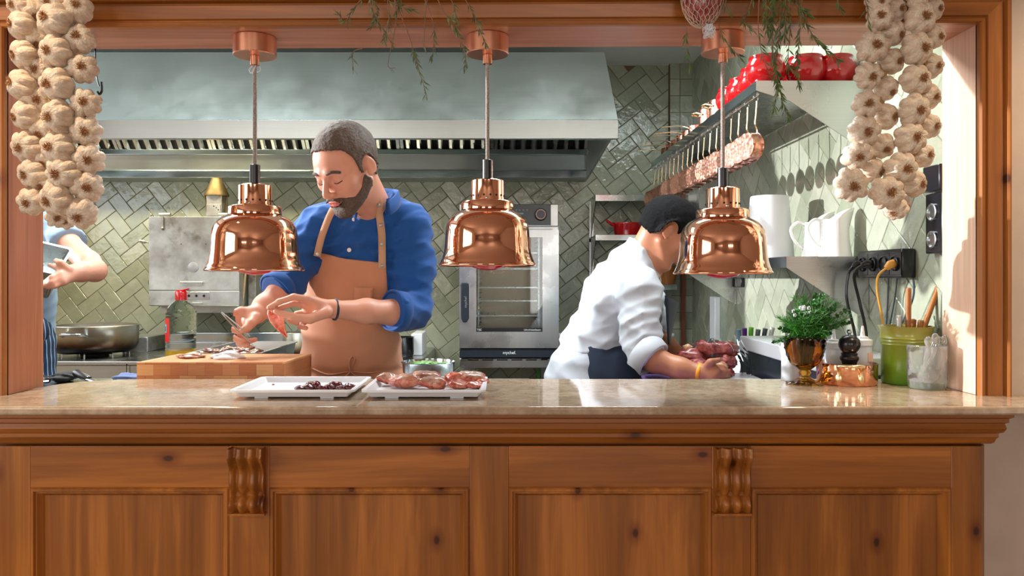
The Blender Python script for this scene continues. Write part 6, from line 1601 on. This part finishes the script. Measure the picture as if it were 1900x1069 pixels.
V, Q = bd.mesh(); sdf_obj('body', V, Q, M['skin_tan'], cook)
head_c.cone(Pc(0, -.035, -.03), A(1186, 492, 2.92), .055, .062, .02)
d = hair_region(head_c, C, R, SCL, [(-.12, -.030), (-.05, -.042), (-.030, -.020), (-.012, .006), (.018, .006), (.030, .020), (.036, .045), (.052, .058), (.085, .072), (.11, .075)], None, .0150, cut_ear=.037, seed=8)
V, Q = head_c.mesh(d); sdf_obj('hair', V, Q, M['hair_black'], cook)
for q in (-1, 1): m = MB(); m.tube(smooth_path([Vector(Pc(q * .048, .0755, .022)), Vector(Pc(q * .032, .0905, .0315)), Vector(Pc(q * .014, .0955, .0275))]), [.0015] + [.0034] * 10 + [.0025] * 2, 8, flat=.5); m.build('eyebrow', M['hair_black'], cook)
jk = SDF([.13, 2.62, CZ - .46], [.72, 3.20, CZ + .20], .005)
jk.chain([A(1178, 490, 2.92), A(1150, 545, 2.95), A(1122, 620, 2.98)], [.085, .122, .125], .05)
jk.chain([A(1185, 545, 2.80), A(1168, 520, 2.93), A(1188, 555, 3.07)], [.075, .09, .07], .04)
jk.cone(A(1192, 468, 2.90), A(1178, 500, 2.92), .062, .09, .03)
jk.cone(A(1120, 625, 2.98), A(1090, 640, 2.98), .12, .10, .04)
jk.ell(A(1185, 575, 2.93), (.085, .12, .12), None, .04)
jk.chain([A(1188, 540, 2.795), A(1186, 610, 2.76), A(1192, 652, 2.735)], [.078, .068, .062], .03)
jk.chain([A(1192, 648, 2.735), A(1206, 662, 2.71)], [.061, .060], .02)
jk.chain([A(1200, 555, 3.07), A(1212, 605, 3.07), A(1218, 628, 3.04)], [.068, .060, .056], .03)
x, y, z = jk.grid(); Fj = jk.F + wrinkle(x, y, z, .013, 21, 27)
Fj = cutp(Fj, x, y, z, A(1213, 668, 2.70), A(1262, 700, 2.66) - A(1205, 650, 2.73), .11)
Fj = cutp(Fj, x, y, z, A(1221, 632, 3.03), A(1240, 645, 2.98) - A(1212, 605, 3.07), .09)
Fj = smax(Fj, (CZ - .285 - z) + .0 * x - .12 * (x - .32), .006)
npnt = A(1196, 470, 2.90)
sub = np.sqrt(((x - npnt[0]) / .058) ** 2 + ((y - npnt[1]) / .056) ** 2 + ((z - npnt[2] - .012) / .075) ** 2) - 1; Fj = smax(Fj, -sub * .055, .004)
V, Q = jk.mesh(Fj.astype(np.float32)); jo = sdf_obj('jacket', V, Q, M['white_jacket'], cook)
# jacket tails below the waist
jt = SDF([.10, 2.72, CZ - .62], [.60, 3.24, CZ - .20], .006)
jt.chain([A(1098, 640, 2.98), A(1080, 700, 2.99), A(1068, 760, 3.0)], [.105, .13, .15], .04); jt.chain([A(1150, 640, 2.98), A(1150, 740, 2.99)], [.11, .12], .04)
x, y, z = jt.grid(); Ft = jt.F + wrinkle(x, y, z, .008, 5, 26); Ft = np.maximum(Ft, CZ - .58 - z)
V, Q = jt.mesh(Ft.astype(np.float32)); sdf_obj('jacket_tail', V, Q, M['white_jacket'], cook)
# collar of the jacket
G = []; cc = A(1190, 470, 2.905); axu = np.array([.50, -.05, .86]); axu /= np.linalg.norm(axu); ex = np.array([.86, 0, -.50]); ey = np.cross(axu, ex)
for t in np.linspace(.5, 2 * PI - .5, 36):
    rr = .060; dr_ = ex * math.cos(t) * rr + ey * math.sin(t) * rr
    G.append([cc + dr_ * 1.08 - axu * .020, cc + dr_ * 1.05 + axu * .026, cc + dr_ * 1.14 + axu * .030, cc + dr_ * 1.20 - axu * .004])
cj = MB().grid([[tuple(p) for p in r_] for r_ in G]).build('collar', M['white_jacket'], jo, smooth='all'); solidify(cj, .003)
band('rolled_cuff', jo, A(1202, 658, 2.717), A(1262, 700, 2.66) - A(1205, 650, 2.73), .0655, .062, .005, M['white_jacket'])
# apron: waist wrap and bib
an = SDF([.13, 2.70, CZ - .62], [.72, 3.22, CZ + .10], .006)
an.chain([A(1118, 640, 2.98), A(1128, 700, 2.98), A(1132, 780, 2.99)], [.118, .138, .15], .04); an.ell(A(1160, 690, 2.97), (.12, .13, .16), None, .05)
x, y, z = an.grid(); pxg, pyg = proj_px(x, y, z)
ma = poly_mask(pxg + 0 * z, pyg + 0 * x, [(1072, 634), (1110, 646), (1160, 640), (1215, 620), (1260, 640), (1260, 900), (1080, 900), (1078, 680)]) * (2.9 / F)
Fa = smax(an.F + wrinkle(x, y, z, .004, 2, 22) - .006, ma.astype(np.float32), .003); Fa = np.maximum(Fa, CZ - .60 - z)
V, Q = an.mesh(Fa.astype(np.float32)); ao = sdf_obj('apron', V, Q, M['navy'], cook)
m = MB(); G = []
for t in np.linspace(0, 1, 10):
    e0 = Vector(A(1224 + 6 * t, 548 + 90 * t, 2.84 + .02 * t)); e1 = Vector(A(1249 - 18 * t, 562 + 78 * t, 2.98)); G.append([e0.lerp(e1, u) + Vector((.016 + .006 * math.sin(u * 3), -.01, 0)) for u in np.linspace(0, 1, 6)])
bib = m.grid(G).build('apron_bib', M['navy'], ao, smooth='all'); solidify(bib, .003)
band('wristband', cook, A(1298, 690.5, 2.632), A(1300, 691, 2.63) - A(1270, 685, 2.655), .0275, .013, .002, plain('yellow_rubber', srgb(250, 166, 20), .4))
legs(cook, A(1110, 0, 2.98)[0] + .02, 2.99, M['trousers'], CZ - .42, dx=(1, 0), spread=.07)
# wrapped meat on a tray in his hands
wm = thing('wrapped_meat', 'dark red meat heaped under cling film in the hands of the stooping cook', 'meat', tuple(A(1315, 695, 2.72)))
c0 = A(1318, 668, 2.73)
tb = MB().prism([(c0[0] - .10, 2.62), (c0[0] + .145, 2.60), (c0[0] + .15, 2.80), (c0[0] - .08, 2.82)], CZ - .3475, CZ - .3405).build('white_tray', M['white_plastic'], wm, bevel=.003)
rn = random.Random(3)
for (px, py, D, r, mt) in ((1285, 660, 2.74, .054, 'red_meat'), (1308, 648, 2.76, .058, 'red_meat'), (1338, 648, 2.74, .056, 'red_meat'), (1350, 672, 2.70, .040, 'red_meat'), (1300, 678, 2.68, .045, 'red_meat'), (1330, 682, 2.67, .040, 'fat'), (1278, 648, 2.78, .030, 'fat'), (1318, 688, 2.66, .030, 'fat'), (1350, 690, 2.67, .028, 'red_meat')):
    ph = [rn.uniform(0, 6) for _ in range(3)]; Rm = ellR((rn.uniform(-.4, .4), rn.uniform(-.4, .4), rn.uniform(0, 3)))
    MB().ell(A(px, py, D), (r, r * .8, r * .5), 24, 14, M=Rm, disp=lambda d: 1 + .12 * math.sin(d.x * 5 + ph[0]) + .1 * math.sin(d.y * 7 + ph[1]) + .06 * math.sin(d.z * 12 + ph[2])).build('meat_piece', M[mt], wm, smooth='all')
film = glassy('cling_film', (.97, .98, 1, 1), .06, 1.03)
m = MB(); G = []; ph = [rn.uniform(0, 6) for _ in range(8)]
for i in range(40):
    th = PI * .52 * i / 39; row = []
    for j in range(72):
        a = 2 * PI * j / 72; r = 1.0 + .05 * math.sin(9 * a + ph[0] + 3 * th) + .04 * math.sin(17 * a + ph[1] + th * 7); rr = math.sin(th)
        kk = 1 + .05 * math.sin(5 * a + 4 * th + ph[2]) + .03 * math.sin(9 * a - 3 * th + ph[3]); row.append(Vector((c0[0] + .012, 2.725, CZ - .338)) + Vector((.122 * rr * math.cos(a) * r * kk, .10 * rr * math.sin(a) * r * kk, .118 * math.cos(th) ** .7 * kk)) if math.cos(th) > 0 else Vector((c0[0] + .012, 2.725, CZ - .338)) + Vector((.122 * rr * math.cos(a) * r, .10 * rr * math.sin(a) * r, .0)))
    G.append(row)
m.grid(G, closed_u=True).build('cling_film', film, wm, smooth='all')
m = MB(); G = []
for i in range(14):
    t = i / 13; a = Vector(A(1352, 660, 2.70)).lerp(Vector(A(1362, 618, 2.80)), t); b = Vector(A(1405, 688, 2.62)).lerp(Vector(A(1380, 640, 2.78)), t)
    G.append([a.lerp(b, u) + Vector((0, .004 * math.sin(u * 9 + t * 5), .005 * math.sin(u * 6 + t * 4))) for u in np.linspace(0, 1, 16)])
m.grid(G).build('film_sheet', film, wm, smooth='all')

# ---------------------------------------------------------------- the person at the left, mostly behind the post
lp = thing('person', 'person in a blue grey t-shirt and striped apron half hidden behind the left post', 'person', (A(30, 600, 3.0)[0], 3.02, 0))
C = A(18, 330, 2.96); R = frame(60, 25); SCL = 1.0
b3 = SDF([A(-40, 0, 3.0)[0] - .08, 2.55, CZ - .12], [A(205, 0, 2.8)[0] + .05, 3.22, CZ + .58], .0045)
head(b3, C, R, SCL); P3 = lambda *a: C + R @ (np.array(a) * SCL)
b3.cone(P3(0, -.03, -.03), A(30, 400, 3.02), .055, .065, .02); b3.ell(A(30, 450, 3.02), (.13, .10, .12), None, .04)
b3.chain([A(95, 420, 2.98), A(125, 452, 2.92), A(165, 487, 2.84), A(176, 502, 2.80), A(150, 505, 2.73), A(136, 507, 2.70)], [.045, .042, .039, .038, .032, .027], .018)
for e, r in (((112, 500, 2.66), .014), ((112, 508, 2.645), .0145), ((114, 517, 2.64), .0135), ((118, 524, 2.64), .0125)): b3.cone(A(136, 507, 2.70), A(*e), .021, r, .015)
b3.chain([A(112, 500, 2.66), A(100, 494, 2.68), A(92, 492, 2.72)], [.012, .010, .008], .004); b3.chain([A(112, 508, 2.645), A(96, 515, 2.62), A(84, 523, 2.625)], [.0115, .0098, .0082], .004)
b3.chain([A(114, 517, 2.64), A(96, 524, 2.615), A(80, 531, 2.62)], [.0115, .0098, .0082], .004); b3.chain([A(118, 524, 2.64), A(102, 531, 2.62), A(88, 533, 2.625)], [.0105, .009, .0078], .004); b3.chain([A(126, 500, 2.665), A(112, 488, 2.65), A(104, 484, 2.66)], [.015, .012, .0095], .006)
V, Q = b3.mesh(); sdf_obj('body', V, Q, M['skin'], lp)
h3 = SDF(C - .2, C + .2, .004); head(h3, C, R, SCL)
V, Q = h3.mesh(hair_region(h3, C, R, SCL, [(-.12, -.04), (-.03, -.03), (.03, .0), (.05, .06), (.11, .085)], None, .01, seed=2)); sdf_obj('hair', V, Q, M['hair_brown'], lp)
s3 = SDF([A(-60, 0, 3.0)[0] - .06, 2.72, CZ - .40], [A(165, 0, 2.9)[0] + .04, 3.26, CZ + .27], .0055)
s3.chain([A(30, 450, 3.03), A(32, 560, 3.04), A(32, 650, 3.04)], [.135, .125, .13], .05); s3.chain([A(-35, 420, 3.05), A(35, 402, 3.03), A(92, 418, 2.99)], [.065, .07, .068], .04); s3.chain([A(92, 418, 2.98), A(124, 452, 2.92), A(132, 460, 2.905)], [.068, .062, .064], .03)
x, y, z = s3.grid(); F3 = s3.F + wrinkle(x, y, z, .007, 14, 24); F3 = cutp(F3, x, y, z, A(127, 456, 2.915), A(165, 487, 2.84) - A(124, 452, 2.92), .09)
V, Q = s3.mesh(F3.astype(np.float32)); sdf_obj('t_shirt', V, Q, M['grey_shirt'], lp)
a3 = SDF([A(-60, 0, 3.0)[0] - .1, 2.70, .62], [A(120, 0, 2.9)[0] + .02, 3.20, CZ - .12], .006)
a3.chain([A(16, 590, 3.02), A(20, 640, 3.0), A(26, 760, 3.0)], [.135, .142, .155], .04); a3.ell(A(76, 612, 2.93), (.030, .035, .045), None, .02)
x, y, z = a3.grid(); F3 = np.maximum(a3.F + wrinkle(x, y, z, .006, 3, 26), .66 - z)
V, Q = a3.mesh(F3.astype(np.float32)); sdf_obj('striped_apron', V, Q, M['striped'], lp)
legs(lp, A(30, 0, 3.02)[0], 3.04, M['trousers'], CZ - .42)
# square steel container in that hand
sc_ = thing('steel_container', 'square steel container tilted in the hands of the person at the left post', 'container', tuple(A(60, 540, 2.72)))
o = A(66, 500, 2.73); Rm = Matrix.Rotation(.45, 3, 'Y') @ Matrix.Rotation(.55, 3, 'X') @ Matrix.Rotation(.35, 3, 'Z'); m = MB(); G = []
for (sx, sz) in ((.060, -.075), (.062, -.07), (.086, .060), (.092, .063), (.092, .065), (.084, .064), (.058, -.068)):
    row = []
    for cxn, cyn, a0 in ((1, 1, 0), (-1, 1, PI / 2), (-1, -1, PI), (1, -1, 1.5 * PI)):
        for k in range(5): a = a0 + PI / 2 * k / 4; v = Vector((cxn * (sx - .012) + .012 * math.cos(a), cyn * (sx - .012) * .85 + .012 * math.sin(a), sz)); row.append(Vector(o) + Rm @ v)
    G.append(row)
m.grid(G, closed_u=True); n = len(G[0]); m.add(G[0], [tuple(range(n))[::-1]]); m.add(G[-1], [tuple(range(n))])
m.build('container_body', M['steel'], sc_)
